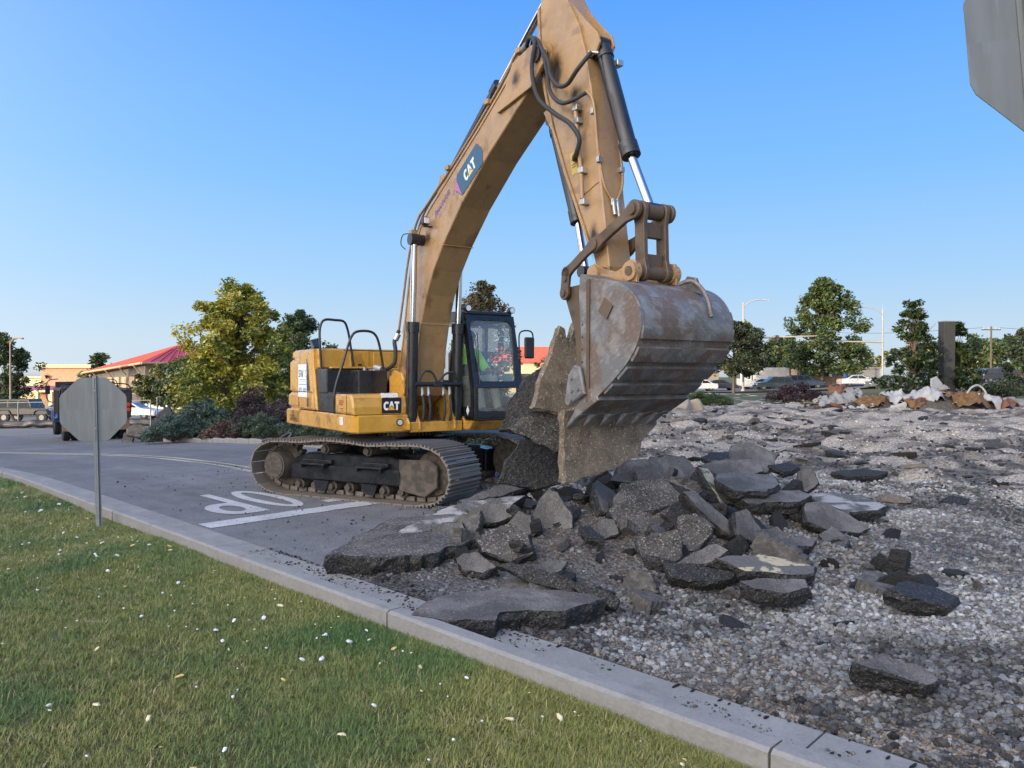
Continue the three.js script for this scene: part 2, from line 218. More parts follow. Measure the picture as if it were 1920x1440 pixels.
// lawn: tufts of blades
{
  const R = rng(5), blade = (h, w, lean, yaw, ox, oz) => { const c = Math.cos(yaw), s = Math.sin(yaw), q = (x, y, l) => [ox + c * x + s * l, y, oz - s * x + c * l]; const a = q(-w, 0, 0), b = q(w, 0, 0), d = q(-w * .7, h * .6, lean * .4), e = q(w * .7, h * .6, lean * .4), t = q(0, h, lean); return [...a, ...b, ...d, ...b, ...e, ...d, ...d, ...e, ...t]; };
  const tuft = (n, h, spread) => { const p = []; for (let i = 0; i < n; i++) { const a = R() * 6.28, r = Math.sqrt(R()) * spread, hh = h * (.45 + R() * .75); p.push(...blade(hh, .0013 + R() * .0011, (.25 + R() * 1.1) * hh, R() * 6.28, Math.cos(a) * r, Math.sin(a) * r)); } const g = new THREE.BufferGeometry(); g.setAttribute('position', new THREE.Float32BufferAttribute(p, 3)); g.computeVertexNormals(); return g; };
  M.blade = phys([1, 1, 1], { roughness: .65, transmission: .25, side: THREE.DoubleSide });
  const kinds = [tuft(15, .034, .05), tuft(15, .028, .055), tuft(11, .042, .05)], lists = [[], [], []];
  for (let k = 0; k < 430000; k++) {
    const w = 3.41 - 24 * Math.pow(R(), 1.9), t = -5 + 42 * Math.pow(R(), 1.25), [x, z] = wt(w, t), d = Math.hypot(x, z);
    if (z > -2.2 || x < .72 * z - 2.2) continue;
    if (d > 6 && R() < (d - 6) / 16) continue;
    const bare = fbm(x * 1.7, z * 1.7, 3, 0, 91); if (bare < .22 && R() < .7) continue;
    lists[Math.floor(R() * 3)].push([x, lawnH(x, z) - .012, z, d]);
  }
  const m4 = new THREE.Matrix4(), qq = new THREE.Quaternion(), sc = V(), col = new THREE.Color();
  kinds.forEach((g, i) => {
    const im = new THREE.InstancedMesh(g, M.blade, lists[i].length);
    lists[i].forEach(([x, y, z, d], k) => {
      const s = (.7 + R() * .6) * (1 + sst(6, 18, d) * .9); qq.setFromEuler(new THREE.Euler((R() - .5) * .4, R() * 6.28, (R() - .5) * .4));
      m4.compose(V(x, y, z), qq, sc.set(s * 1.1, s * (d > 9 ? .75 : 1), s * 1.1)); im.setMatrixAt(k, m4);
      const w = toW(x, z), dry = (fbm(x * .9 + 5, z * .9, 4, 0, 92) - .5) * .9 + .5 + sst(-2.5, 3.0, w) * .3 - .18, g1 = sst(.3, .7, dry), v = .8 + R() * .45, st = R() < .03 + g1 * .1 ? 1 : 0;
      const a = [.09, .18, .038], b = [.245, .262, .062], c = st ? [.42, .37, .16] : a.map((q, j) => q + (b[j] - q) * g1);
      col.setRGB(c[0] * v, c[1] * v, c[2] * v); im.setColorAt(k, col);
    });
    stuff('lawn_grass', im, ['short green and straw-coloured lawn grass along the kerb', 'thin lawn grass mixed into the turf', 'taller lawn blades mixed into the turf'][i], 'grass');
  });
}
// ---------- excavator: x forward, y up, z to its right, origin on the ground under the swing centre ----------
const tGrime = tex(1024, (u, v) => { const a = fbm(u * 5, v * 5, 5, 5, 101), b = fbm(u * 22, v * 22, 4, 22, 102), sc = sst(.80, .9, vn(u * 14 + fbm(u * 6, v * 6, 2, 6, 7) * 3, v * 90, 0, 103)), st = sst(.62, .78, fbm(u * 9 + 3, v * 9, 4, 9, 104)); const k = .86 + (a - .5) * .36 + (b - .5) * .2 - sc * .1 - st * .28; return [k, k * (.99 - st * .06), k * (.97 - st * .1)]; }, { srgb: true, rep: .55 });
const tGrimeR = tex(512, (u, v) => .5 + (fbm(u * 12, v * 12, 5, 12, 105) - .5) * .9, { rep: .8 });
const tSteel = tex(1024, (u, v) => { const warp = fbm(u * 4, v * 4, 3, 4, 111), sc = sst(.72, .86, vn((u + v * .55) * 24 + warp * 4, (v - u * .55) * 190, 0, 112)) + sst(.8, .9, vn((u - v * .35) * 40 + warp * 3, (v + u * .4) * 240, 0, 119)) * .6, ru = sst(.48, .64, fbm(u * 4 + 1, v * 4, 5, 4, 113)), du = sst(.45, .7, fbm(u * 11, v * 11, 4, 11, 114)); const base = [.155, .155, .158], rust = [.15, .105, .08], dust = [.32, .315, .305]; return base.map((q, i) => { let c = q + (rust[i] - q) * ru * .85; c += (dust[i] - c) * du * .42; return c + sc * .07; }); }, { srgb: true, rep: .8 });
const tMud = tex(512, (u, v) => { const a = fbm(u * 14, v * 14, 5, 14, 121), b = sst(.3, .75, a); return [.05 + b * .055, .043 + b * .042, .037 + b * .032]; }, { srgb: true, rep: .9 });
const grime = { map: tGrime, roughnessMap: tGrimeR };
Object.assign(M, {
  yellow: phys([.62, .335, .05], { ...grime, roughness: .62, clearcoat: .35, clearcoatRoughness: .3 }),
  boom: phys([.385, .235, .103], { ...grime, roughness: .8, clearcoat: .15, clearcoatRoughness: .5 }),
  black: mat([.018, .02, .024], { ...grime, roughness: .62 }),
  rubber: mat([.022, .022, .023], { ...grime, roughness: .85 }),
  hose: mat([.032, .034, .04], { roughness: .7, map: tGrime }),
  chrome: mat([.46, .47, .51], { metalness: 1, roughness: .16 }),
  zinc: mat([.5, .5, .48], { metalness: .8, roughness: .45, map: tGrime }),
  steel: mat([1, 1, 1], { map: tSteel, bumpMap: tSteel, bumpScale: .004, metalness: .35, roughness: .58 }),
  link: mat([.13, .09, .06], { map: tGrime, metalness: .2, roughness: .6, bumpMap: tGrimeR, bumpScale: .003 }),
  mud: mat([1, 1, 1], { map: tMud, bumpMap: tMud, bumpScale: .012, roughness: .85 }),
  shoe: mat([.215, .19, .165], { map: tGrime, metalness: .3, roughness: .55, bumpMap: tGrimeR, bumpScale: .003 }),
  glass: phys([.85, .92, .91], { transmission: .9, roughness: .02, thickness: 0, ior: 1.75 }),  // pale, partly opaque base: reflected sky put in as a milky veil
  lens: mat([.75, .75, .72], { roughness: .2, metalness: .3 }),
});
const EX = thing('excavator', 'yellow tracked excavator lifting broken asphalt slabs with its bucket', 'excavator', [-1.9, 0, -13.15], -.988);
const P3 = (s, y, r) => V(s, y, r), along = (r, pts) => pts.map(([s, y]) => V(s, y, r));
const E = (name, g, m, label) => part(name, g, m, EX, label);
// revolving frame, skirts
{
  const deck = E('revolving_frame', [poly([[-1.3, 1.04], [1.15, 1.04], [1.15, 1.1], [-1.3, 1.1]], 2.5, .01), BX(.35, .16, .9, 1.15, 1.12, 0), poly([[.0, 1.1], [1.3, 1.1], [1.3, 1.25], [1.12, 1.6], [.5, 2.0], [.1, 1.95]], .05, .006, .3), poly([[.0, 1.1], [1.3, 1.1], [1.3, 1.25], [1.12, 1.6], [.5, 2.0], [.1, 1.95]], .05, .006, -.35)], M.yellow);
  E('slew_ring', [CYL(.66, .66, V(0, .93, 0), V(0, 1.04, 0), 48), ...Array.from({ length: 60 }, (_, i) => { const a = i / 60 * 2 * PI, g = BOX(.03, .07, .035, .675, .965, 0); return g.rotateY(a); })], M.black);
  // lower side skirt with the chamfered front corner
  const sk = (y0, y1, inset) => { const pts = [[-1.95, 1.36 - inset], [1.12, 1.36 - inset], [1.27 - inset, 1.28], [1.27 - inset, .46], [.9, .46], [.9, 1.0], [-1.95, 1.0]]; const g = poly(pts, y1 - y0, .02); g.rotateX(PI / 2); g.translate(0, (y0 + y1) / 2, 0); return boxUV(g); };
  E('side_skirt', sk(1.05, 1.32, 0), M.yellow);
  E('work_light', [CYL(.055, .055, V(1.26, 1.2, .62), V(1.285, 1.2, .62), 20)], M.black); E('lamp_lens', CYL(.04, .04, V(1.28, 1.2, .62), V(1.292, 1.2, .62), 20), M.lens);
  // toolbox
  const tb = poly([[.52, 1.33], [1.24, 1.33], [1.24, 1.44], [1.2, 1.58], [1.13, 1.63], [.52, 1.63]], .9, .03); tb.translate(0, 0, .915); const T = E('tool_box', tb, M.yellow);
  part('latch', BX(.14, .02, .02, .8, 1.42, 1.372), M.yellow, T); part('box_seam', BOX(.012, .3, .004, 1.0, 1.47, 1.366), M.black, T);
  E('box_end', BX(.13, .31, .82, .44, 1.475, .93, .02), M.black);
  // steps up to the deck (black, facing forward)
  E('step', [BX(.5, .3, .62, .12, 1.48, .98, .02), BX(.62, .03, .66, .18, 1.64, .96)], M.black); E('step', [BX(.4, .4, .82, -.12, 1.83, .93, .02)], M.black); E('step_edge', BX(.1, .03, .74, .06, 2.045, .9, .01), M.yellow);
  E('side_panel', [poly([[-.62, 1.33], [.4, 1.33], [.4, 1.63], [.08, 1.66], [-.08, 2.03], [-.62, 2.03]], .06, .01, 1.26)], M.black);
  // engine hood, doors
  const hood = E('engine_hood', [BX(1.4, .34, 2.35, -1.02, 2.2, .12, .04), BX(.9, .9, 1.2, -.75, 1.6, -.2, .02)], M.yellow);
  part('hood_door', BX(.02, .27, .34, -.315, 2.2, .62, .008), M.yellow, hood); part('hood_door', BX(.02, .26, .42, -.315, 2.19, .16, .008), M.yellow, hood); part('door_latch', BX(.015, .025, .07, -.3, 2.1, .62, .006), M.black, hood);
  part('seam', BOX(.006, .012, 1.1, -.318, 2.345, .35), M.black, hood);
  E('hood_side', [BX(.9, .9, .5, .05, 1.55, .72, .02)], M.black);
  E('exhaust_stack', [poly([[-1.25, 2.36], [-1.12, 2.36], [-1.12, 2.42], [-1.3, 2.55], [-1.36, 2.55]], .14, .01, 1.0)], M.black);
}
// counterweight: rounded tail
{
  const tail = (y0, y1, out) => { const pts = [[-1.25, 1.36 + out], [-1.78, 1.36 + out]]; for (let k = 0; k <= 14; k++) { const a = k / 14 * PI; pts.push([-1.86 - Math.sin(a) * (.62 + out), Math.cos(a) * (1.28 + out)]); } pts.push([-1.78, -1.36 - out], [-1.25, -1.36 - out]); const g = poly(pts, y1 - y0, .05); g.rotateX(PI / 2); g.translate(0, (y0 + y1) / 2, 0); return boxUV(g); };
  const cw = E('counterweight', [tail(1.05, 1.36, .0), tail(1.35, 1.62, .015), tail(1.61, 2.2, -.015), tail(2.19, 2.37, -.06)], M.yellow);
  const sp = E('side_door', [poly([[-1.24, 1.34], [-.5, 1.34], [-.62, 2.0], [-.68, 2.34], [-1.24, 2.34]], .1, .03, 1.27)], M.yellow);
  part('grille', poly([[-.80, 1.66], [-.64, 1.66], [-.74, 2.1], [-.80, 2.2]], .012, .003, 1.365), M.black, sp); part('seam', BOX(.7, .014, .006, -.9, 1.64, 1.372), M.black, sp);
  E('corner_pillar', poly([[-.5, 1.34], [-.36, 1.34], [-.52, 2.05], [-.56, 2.36], [-.68, 2.36], [-.62, 2.0]], .14, .025, 1.22), M.yellow);
}
// handrails
E('handrail', TUBE([[-.28, 1.3, 1.3], [-.28, 2.0, 1.3], [-.3, 2.72, 1.31], [-.3, 2.83, 1.25], [-.3, 2.84, 1.05], [-.3, 2.82, .9], [-.3, 2.7, .84], [-.28, 2.05, .74]], .021, 60, 8), M.black);
E('handrail', TUBE([[.42, 1.3, 1.33], [.42, 1.68, 1.33], [.42, 2.1, 1.2], [.42, 2.54, 1.05], [.42, 2.61, .98], [.42, 2.62, .72], [.42, 2.55, .63], [.42, 2.1, .52], [.42, 1.65, .47]], .021, 60, 8), M.black);
// boom
{
  const outer = [[.3, 1.55], [.46, 2.0], [.62, 2.5], [.74, 3.05], [.85, 3.5], [1.0, 3.9], [1.24, 4.22], [1.55, 4.46], [2.29, 4.88], [3.04, 5.3], [3.7, 5.7], [4.0, 5.92]], under = [[4.33, 5.5], [4.02, 5.31], [3.2, 4.82], [2.5, 4.31], [1.98, 3.84], [1.68, 3.5], [1.45, 3.15], [1.28, 2.75], [1.17, 2.35], [1.09, 1.95], [1.02, 1.6], [.66, 1.42]];
  const b = E('boom', [poly([...outer, ...under], .5, .012)], M.boom);
  for (const r of [.252, -.262]) part('boom_flange', poly([...outer, ...outer.slice().reverse().map(([s, y], i, a) => { const j = Math.min(a.length - 1, i + 1), k = Math.max(0, i - 1); const dx = a[k][0] - a[j][0], dy = a[k][1] - a[j][1], l = Math.hypot(dx, dy); return [s + dy / l * .035, y - dx / l * .035]; })], .01, 0, r), M.boom, b);
  for (const [y, w] of [[2.72, .5]]) part('weld_seam', BOX(.012, .014, w * .98, 1.275, y, 0).rotateZ(.0), M.boom, b);
  part('weld_seam', CYL(.008, .008, V(2.0, 3.84, .25), V(2.0, 3.84, -.25), 6), M.boom, b);
  E('boom_nose', [poly([[3.55, 5.32], [4.3, 5.42], [4.56, 5.62], [4.6, 5.78], [4.5, 5.9], [4.3, 5.93], [3.9, 5.85]], .05, .008, .245), poly([[3.55, 5.32], [4.3, 5.42], [4.56, 5.62], [4.6, 5.78], [4.5, 5.9], [4.3, 5.93], [3.9, 5.85]], .05, .008, -.295)], M.boom);
  E('boom_pin', CYL(.09, .09, V(4.45, 5.76, -.33), V(4.45, 5.76, .33), 24), M.black);
  E('boom_foot_pin', CYL(.1, .1, V(.45, 1.75, -.42), V(.45, 1.75, .42), 24), M.black);
  // lamp on the boom
  const l = E('boom_lamp', BX(.09, .12, .12, 1.63, 4.24, .36, .02), M.black); part('lamp_lens', BX(.012, .085, .085, 1.68, 4.24, .36, .004), M.lens, l); part('bracket', BX(.03, .03, .2, 1.63, 4.16, .3, .005), M.black, l);
}
// hydraulic cylinders: barrel, end cap, rod, eyes
function ram(a, m, b, rb, rr, name, eye = .09) {
  const d = V().subVectors(b, a).normalize(), cap = m.clone().addScaledVector(d, -.16), c = E(name, [CYL(rb, rb, a.clone().addScaledVector(d, .05), m, 24), CYL(rb * 1.18, rb * 1.18, cap, m, 24), CYL(rb * 1.08, rb * 1.08, a.clone().addScaledVector(d, .12), a.clone().addScaledVector(d, .2), 24), CYL(eye, eye, V(a.x, a.y, a.z - .08), V(a.x, a.y, a.z + .08), 20)], M.black);
  part('rod', CYL(rr, rr, m, b, 20), M.chrome, c); part('rod_eye', CYL(eye, eye, V(b.x, b.y, b.z - .08), V(b.x, b.y, b.z + .08), 20), M.black, c); return c;
}
for (const r of [.4, -.4]) { ram(V(1.22, 1.14, r), V(1.28, 2.74, r), V(1.34, 4.0, r), .088, .05, 'boom_cylinder'); }
E('boom_cylinder_pin', [CYL(.085, .085, V(1.34, 4.0, -.47), V(1.34, 4.0, .47), 20)], M.black);
for (const r of [.31, .49, -.31, -.49]) E('cylinder_lug', [poly([[1.02, 1.08], [1.36, 1.08], [1.36, 1.18], [1.29, 1.26], [1.17, 1.26]], .03, .006, r - .015)], M.yellow);
E('cylinder_crossbar', [CYL(.035, .035, V(1.36, 1.78, .4), V(1.36, 1.78, -.4), 12), BX(.1, .08, .16, 1.36, 1.78, .02)], M.black);
ram(V(1.72, 4.86, 0), V(3.18, 5.86, 0), V(4.4, 6.7, 0), .095, .052, 'arm_cylinder');
E('cylinder_lug', poly([[1.5, 4.5], [1.95, 4.75], [1.82, 4.95], [1.66, 4.95]], .26, .01), M.boom);
// arm
{
  const pts = [[4.33, 6.4], [4.36, 6.7], [4.5, 6.86], [4.82, 6.36], [5.07, 5.93], [5.19, 5.6], [5.3, 5.15], [5.42, 4.4], [5.52, 3.75], [5.62, 3.1], [5.6, 2.98], [5.52, 2.93], [5.44, 2.98], [5.3, 3.4], [4.86, 4.3], [4.62, 4.87], [4.45, 5.4], [4.36, 5.85]];
  const a = E('arm', [poly(pts, .33, .012)], M.boom);
  part('arm_flange', [poly([[4.33, 6.4], [4.36, 5.85], [4.45, 5.4], [4.62, 4.87], [4.86, 4.3], [5.3, 3.4], [5.26, 3.4], [4.82, 4.3], [4.58, 4.87], [4.41, 5.4], [4.32, 5.85], [4.29, 6.4]], .37, .004)], M.boom, a);
  part('pivot_boss', [CYL(.17, .17, V(4.45, 5.76, -.2), V(4.45, 5.76, .2), 28)], M.boom, a);
  for (const r of [.09, -.12]) part('cylinder_lug', poly([[4.86, 6.28], [5.06, 5.9], [5.2, 5.5], [5.33, 5.52], [5.4, 5.62], [5.36, 5.74], [5.2, 5.9]], .03, .006, r), M.boom, a);
  part('gusset_line', CYL(.007, .007, V(5.16, 3.95, .168), V(5.44, 4.05, .168), 6), M.boom, a);
}
ram(V(5.28, 5.66, -.01), V(5.78, 4.28, -.01), V(6.09, 3.64, -.01), .09, .048, 'bucket_cylinder', .08);
E('cylinder_fitting', BX(.1, .07, .09, 5.42, 5.42, -.13), M.zinc); E('cylinder_fitting', CYL(.02, .02, V(5.38, 5.5, .12), V(5.3, 5.52, .2), 10), M.zinc);
ram(V(4.36, 5.05, -.02), V(4.84, 3.72, -.02), V(4.99, 3.12, -.02), .078, .042, 'thumb_cylinder', .07);
E('thumb_lug', poly([[4.3, 5.15], [4.5, 5.2], [4.62, 4.85], [4.45, 4.9]], .2, .01), M.boom);
// bucket links, thumb links
function bar(a, b, w, thick, r, ra = w * .75, rb = w * .75) {      // dog-bone plate in the boom plane
  const d = [b[0] - a[0], b[1] - a[1]], l = Math.hypot(...d), n = [-d[1] / l, d[0] / l], A = Math.atan2(d[1], d[0]), pts = [];
  for (let k = 0; k <= 10; k++) { const q = A + PI / 2 + k / 10 * PI; pts.push([a[0] + Math.cos(q) * ra, a[1] + Math.sin(q) * ra]); }
  const k1 = .22; pts.push([a[0] + d[0] * k1 - n[0] * w / 2, a[1] + d[1] * k1 - n[1] * w / 2], [a[0] + d[0] * (1 - k1) - n[0] * w / 2, a[1] + d[1] * (1 - k1) - n[1] * w / 2]);
  for (let k = 0; k <= 10; k++) { const q = A - PI / 2 + k / 10 * PI; pts.push([b[0] + Math.cos(q) * rb, b[1] + Math.sin(q) * rb]); }
  pts.push([a[0] + d[0] * (1 - k1) + n[0] * w / 2, a[1] + d[1] * (1 - k1) + n[1] * w / 2], [a[0] + d[0] * k1 + n[0] * w / 2, a[1] + d[1] * k1 + n[1] * w / 2]);
  return poly(pts, thick, .008, r - thick / 2);
}
const TIP = [5.53, 3.02], LP = [6.1, 3.62], BP = [6.12, 2.98], SP = [5.47, 3.34];
for (const r of [.24, -.24]) { const k = E('side_link', bar(SP, LP, .12, .05, r, .09, .1), M.link); part('pin_head', CYL(.055, .055, V(...LP, r + Math.sign(r) * .02), V(...LP, r + Math.sign(r) * .05), 18), M.link, k); }
E('power_link', [bar(LP, BP, .14, .06, .15, .1, .1), bar(LP, BP, .14, .06, -.15, .1, .1), BX(.07, .16, .24, 6.1, 3.42, 0), BX(.07, .14, .24, 6.115, 3.1, 0)], M.link);
E('link_pin', [CYL(.06, .06, V(...LP, -.28), V(...LP, .28), 20), CYL(.085, .085, V(...LP, -.1), V(...LP, .1), 20)], M.link); E('link_pin', [CYL(.075, .075, V(...BP, -.3), V(...BP, .3), 20)], M.link); E('link_pin', [CYL(.05, .05, V(...SP, -.28), V(...SP, .28), 18)], M.link); E('link_pin', [CYL(.08, .08, V(...TIP, -.3), V(...TIP, .3), 20)], M.link);
for (const r of [.27, -.27]) E('thumb_link', [bar(SP, [5.0, 3.08], .11, .045, r, .07, .07), bar([5.0, 3.08], [4.97, 2.86], .14, .045, r, .08, .08), CYL(.04, .04, V(4.97, 2.86, r), V(4.97, 2.86, r + Math.sign(r) * .04), 14), CYL(.035, .035, V(5.0, 3.02, r), V(5.0, 3.02, r + Math.sign(r) * .04), 14)], M.link);
E('thumb', [CYL(.05, .05, V(4.97, 2.86, -.26), V(4.97, 2.86, .26), 16), ...[-.2, .2].map((r) => poly([[5.56, 3.05], [5.46, 2.95], [5.0, 2.93], [4.92, 2.8], [5.1, 2.4], [5.14, 1.95], [5.2, 1.7], [5.26, 1.72], [5.26, 2.1], [5.32, 2.6], [5.55, 2.9]], .06, .008, r - .03))], M.link);
// bucket
{
  const back = [[5.72, 2.97], [5.95, 2.9], [6.2, 2.85], [6.38, 2.79], [6.52, 2.69], [6.61, 2.56], [6.64, 2.42], [6.59, 2.22], [6.44, 2.03], [6.22, 1.85], [5.99, 1.69], [5.76, 1.56]];
  const sm = new THREE.SplineCurve(back.map(([x, y]) => new THREE.Vector2(x, y))).getPoints(40).map((p) => [p.x, p.y]);
  const off = (q, t) => q.map((p, i) => { const a = q[Math.max(0, i - 1)], b = q[Math.min(q.length - 1, i + 1)], dx = b[0] - a[0], dy = b[1] - a[1], l = Math.hypot(dx, dy); return [p[0] + dy / l * t, p[1] - dx / l * t]; });
  const shell = poly([...sm, ...off(sm, .028).reverse()], 1.2, 0), B = E('bucket', shell, M.steel, 'worn grey steel bucket, rusty brown on top');
  const side = [...sm, [5.7, 1.62], [5.73, 1.93], [5.71, 2.4], [5.68, 2.75], [5.69, 2.93]];
  for (const r of [.6, -.63]) part('side_plate', poly(side, .03, .004, r), M.steel, B);
  // wear bands on the curved back
  for (const [i0, i1, t] of [[22.5, 24.6, -.03], [26, 28.4, -.036], [29.6, 31.8, -.034], [33, 35, -.032], [36.2, 40, -.036]]) { const n = 6, q = seg(n, (k) => { const f = i0 + (i1 - i0) * k, i = Math.min(39, Math.floor(f)), g = f - i; return [lerp(sm[i][0], sm[i + 1][0], g), lerp(sm[i][1], sm[i + 1][1], g)]; }); part('wear_band', poly([...off(q, 0), ...off(q, t).reverse()], 1.262, 0, -.631), M.steel, B); }
  part('side_rib', poly([[5.82, 2.9], [5.87, 2.9], [5.86, 1.66], [5.82, 1.63]], .02, .004, .628), M.link, B); part('side_rib', poly([[5.82, 2.9], [5.87, 2.9], [5.86, 1.66], [5.82, 1.63]], .02, .004, -.648), M.link, B);
  // wear plate round the heel of the side
  { const o = sm.slice(18), inn = off(o, .13); for (const r of [.632, -.644]) part('heel_plate', poly([...o, ...inn.reverse()], .012, 0, r), M.steel, B); }
  part('brand_plate', [xf(BX(.16, .16, .014, 0, 0, 0, .004), new THREE.Matrix4().makeRotationZ(.95)).translate(6.12, 2.58, .64)], M.link, B, 'small diamond plate welded to the bucket side');
  part('lip', poly([[5.66, 1.54], [5.99, 1.72], [6.02, 1.66], [5.72, 1.5]], 1.3, .008), M.steel, B);
  const tooth = (z) => [poly([[5.88, 1.70], [5.80, 1.74], [5.60, 1.55], [5.66, 1.47], [5.74, 1.50]], .13, .014, z - .065), poly([[5.67, 1.56], [5.595, 1.535], [5.455, 1.365], [5.465, 1.345], [5.62, 1.45], [5.69, 1.49]], .105, .012, z - .0525)];
  for (let k = 0; k < 6; k++) part('bucket_tooth', tooth(.58 - k * .232), M.steel, B);
  for (const r of [.64, -.69]) part('side_cutter', [poly([[5.56, 1.92], [5.66, 2.02], [5.76, 2.0], [5.84, 1.72], [5.56, 1.58], [5.5, 1.62]], .05, .016, r), ...[[5.63, 1.88], [5.64, 1.75], [5.74, 1.77], [5.62, 1.65]].map(([s, y]) => CYL(.022, .018, V(s, y, r + .04), V(s, y, r + .066), 8))], M.steel, B);
  const ear = [[5.72, 2.92], [5.5, 2.94], [5.44, 3.0], [5.46, 3.1], [5.54, 3.13], [5.66, 3.06], [5.88, 3.0], [6.02, 3.04], [6.08, 3.1], [6.17, 3.09], [6.22, 3.0], [6.2, 2.86], [5.95, 2.88]];
  for (const r of [.26, -.3]) { const q = part('hinge_ear', [poly(ear, .045, .008, r), CYL(.1, .1, V(...BP, r - .02), V(...BP, r + .075), 22), CYL(.09, .09, V(...TIP, r - .02), V(...TIP, r + .07), 22)], M.boom, B); part('pin_end', CYL(.05, .05, V(...BP, r + .07), V(...BP, r + .085), 16), M.link, q); }
  part('lifting_eye', [poly([[6.2, 2.84], [6.5, 2.74], [6.42, 2.92], [6.3, 2.95]], .05, .01, -.36), TUBE([[6.3, 2.86, -.2], [6.44, 2.88, -.24], [6.56, 2.78, -.27], [6.63, 2.66, -.28], [6.67, 2.5, -.28]], .024, 16, 6)], M.steel, B);
  for (let k = 0; k < 4; k++) part('bolt_hole', CYL(.012, .012, V(5.74, 2.05 + k * .13, .629), V(5.74, 2.05 + k * .13, .633), 8), M.black, B);
}
// hoses and pipes
const HO = (pts, r, m = M.hose, n = 40, name = 'hose') => E(name, TUBE(pts, r, n, 8), m);
HO([[4.1, 5.98, .22], [4.3, 6.02, .3], ...along(.34, [[4.46, 5.9], [4.4, 5.6], [4.53, 5.22], [4.87, 4.93], [5.17, 4.72]]), [5.27, 4.54, .3], [5.14, 4.38, .26], [4.93, 4.45, .1], [4.8, 4.62, 0]], .027, M.hose, 80);
HO([[4.1, 6.0, .14], [4.36, 6.0, .27], ...along(.3, [[4.52, 5.84], [4.68, 5.6], [4.73, 5.42], [4.87, 5.26], [5.04, 5.22], [5.24, 5.33]]), [5.36, 5.5, .2]], .025, M.hose, 70);
HO([[4.1, 6.0, .08], [4.38, 5.98, .25], ...along(.3, [[4.55, 5.8], [4.66, 5.47], [4.72, 5.24], [4.92, 5.05], [5.14, 5.01]]), [5.26, 5.08, .2]], .024, M.hose, 70);
HO([[5.24, 5.1, .18], [5.34, 5.0, .175], [5.4, 4.45, .14], [5.49, 4.0, .12], [5.53, 3.85, .05]], .015, M.boom, 30, 'pipe'); HO([[5.36, 4.95, -.14], [5.44, 4.5, -.14], [5.5, 4.05, -.13], [5.54, 3.85, -.02]], .015, M.boom, 30, 'pipe');
HO([[5.1, 4.92, .22], [5.13, 4.66, .22], [5.2, 4.2, .22], [5.22, 3.9, .22]], .026, M.boom, 20, 'pipe');
for (const [s, y] of [[5.09, 4.95], [5.11, 4.8], [5.19, 4.22], [5.22, 3.86]]) E('pipe_clamp', BX(.09, .07, .1, s + .02, y, .2, .01), M.zinc);
for (const [s, y] of [[5.34, 4.86], [5.44, 4.3]]) E('pipe_clamp', BX(.05, .07, .06, s, y, .16, .008), M.zinc); E('pipe_clamp', BX(.06, .06, .06, 5.47, 4.22, -.14, .008), M.zinc);
E('pipe_fitting', [CYL(.022, .022, V(5.535, 3.86, .04), V(5.57, 3.68, .04), 10), CYL(.022, .022, V(5.535, 3.86, -.02), V(5.57, 3.66, -.02), 10), BX(.03, .08, .12, 5.54, 3.82, .01)], M.zinc);
HO([...along(.2, [[.34, 2.62], [.52, 3.18], [.74, 3.85], [1.05, 4.37], [1.4, 4.56], [2.24, 4.99], [3.0, 5.42], [3.66, 5.84], [3.85, 6.0], [4.1, 5.99]])], .02, M.boom, 70, 'pipe');
HO([...along(.12, [[.36, 2.62], [.54, 3.2], [.76, 3.88], [1.05, 4.42], [2.2, 5.02], [3.0, 5.45], [3.6, 5.86], [3.8, 6.04], [4.1, 6.02]])], .02, M.boom, 70, 'pipe');
for (const [s, y] of [[.9, 4.2], [2.1, 4.95], [3.2, 5.58], [3.95, 6.0]]) E('pipe_clamp', BX(.1, .07, .2, s, y, .16, .01), M.boom);
E('hose_coupling', [CYL(.04, .04, V(4.0, 6.0, .2), V(4.14, 6.0, .24), 12), CYL(.04, .04, V(4.0, 6.03, .1), V(4.14, 6.02, .14), 12)], M.zinc);
HO([[.36, 2.66, .2], [.36, 2.5, .28], [.5, 2.32, .33], [.52, 2.12, .36], [.3, 2.0, .42]], .034, M.hose, 30); E('hose_coupling', CYL(.05, .05, V(.36, 2.5, .27), V(.37, 2.6, .22), 12), M.zinc);
HO([[1.02, 4.15, .3], [.9, 4.14, .38], [.86, 4.0, .4], [.98, 3.9, .38]], .008, M.hose, 20);
for (const [r, k] of [[.24, 1], [.13, 1], [-.13, 1], [-.24, 1]]) { HO([[1.3, 1.62, r], [1.34, 1.4, r], [1.3, 1.2, r + .01], [1.18, 1.14, r + .03], [1.0, 1.2, r + .04], [.8, 1.4, r]], .022, M.hose, 26); E('hose_coupling', CYL(.03, .03, V(1.29, 1.6, r), V(1.28, 1.74, r), 10), M.zinc); }
HO([[1.36, 1.84, .34], [1.4, 1.98, .25], [1.38, 1.96, .12], [1.37, 1.82, .03]], .018, M.hose, 20); HO([[1.36, 1.84, -.32], [1.4, 1.96, -.25], [1.38, 1.94, -.12], [1.37, 1.82, 0]], .018, M.hose, 20);
E('hose_reel_plate', poly([[.5, 1.62], [1.02, 1.62], [1.02, 1.85], [.94, 1.96], [.74, 1.98], [.5, 1.9]], .04, .008, .4), M.yellow); E('valve_block', [BX(.3, .24, .3, .2, 1.9, .5, .02), CYL(.05, .05, V(.2, 2.05, .55), V(.36, 2.02, .5), 12), CYL(.035, .035, V(.1, 1.8, .7), V(.1, 2.05, .7), 10)], M.zinc);
E('pump_bay', [BX(.5, .5, .6, -.1, 1.75, .42, .02)], M.black);
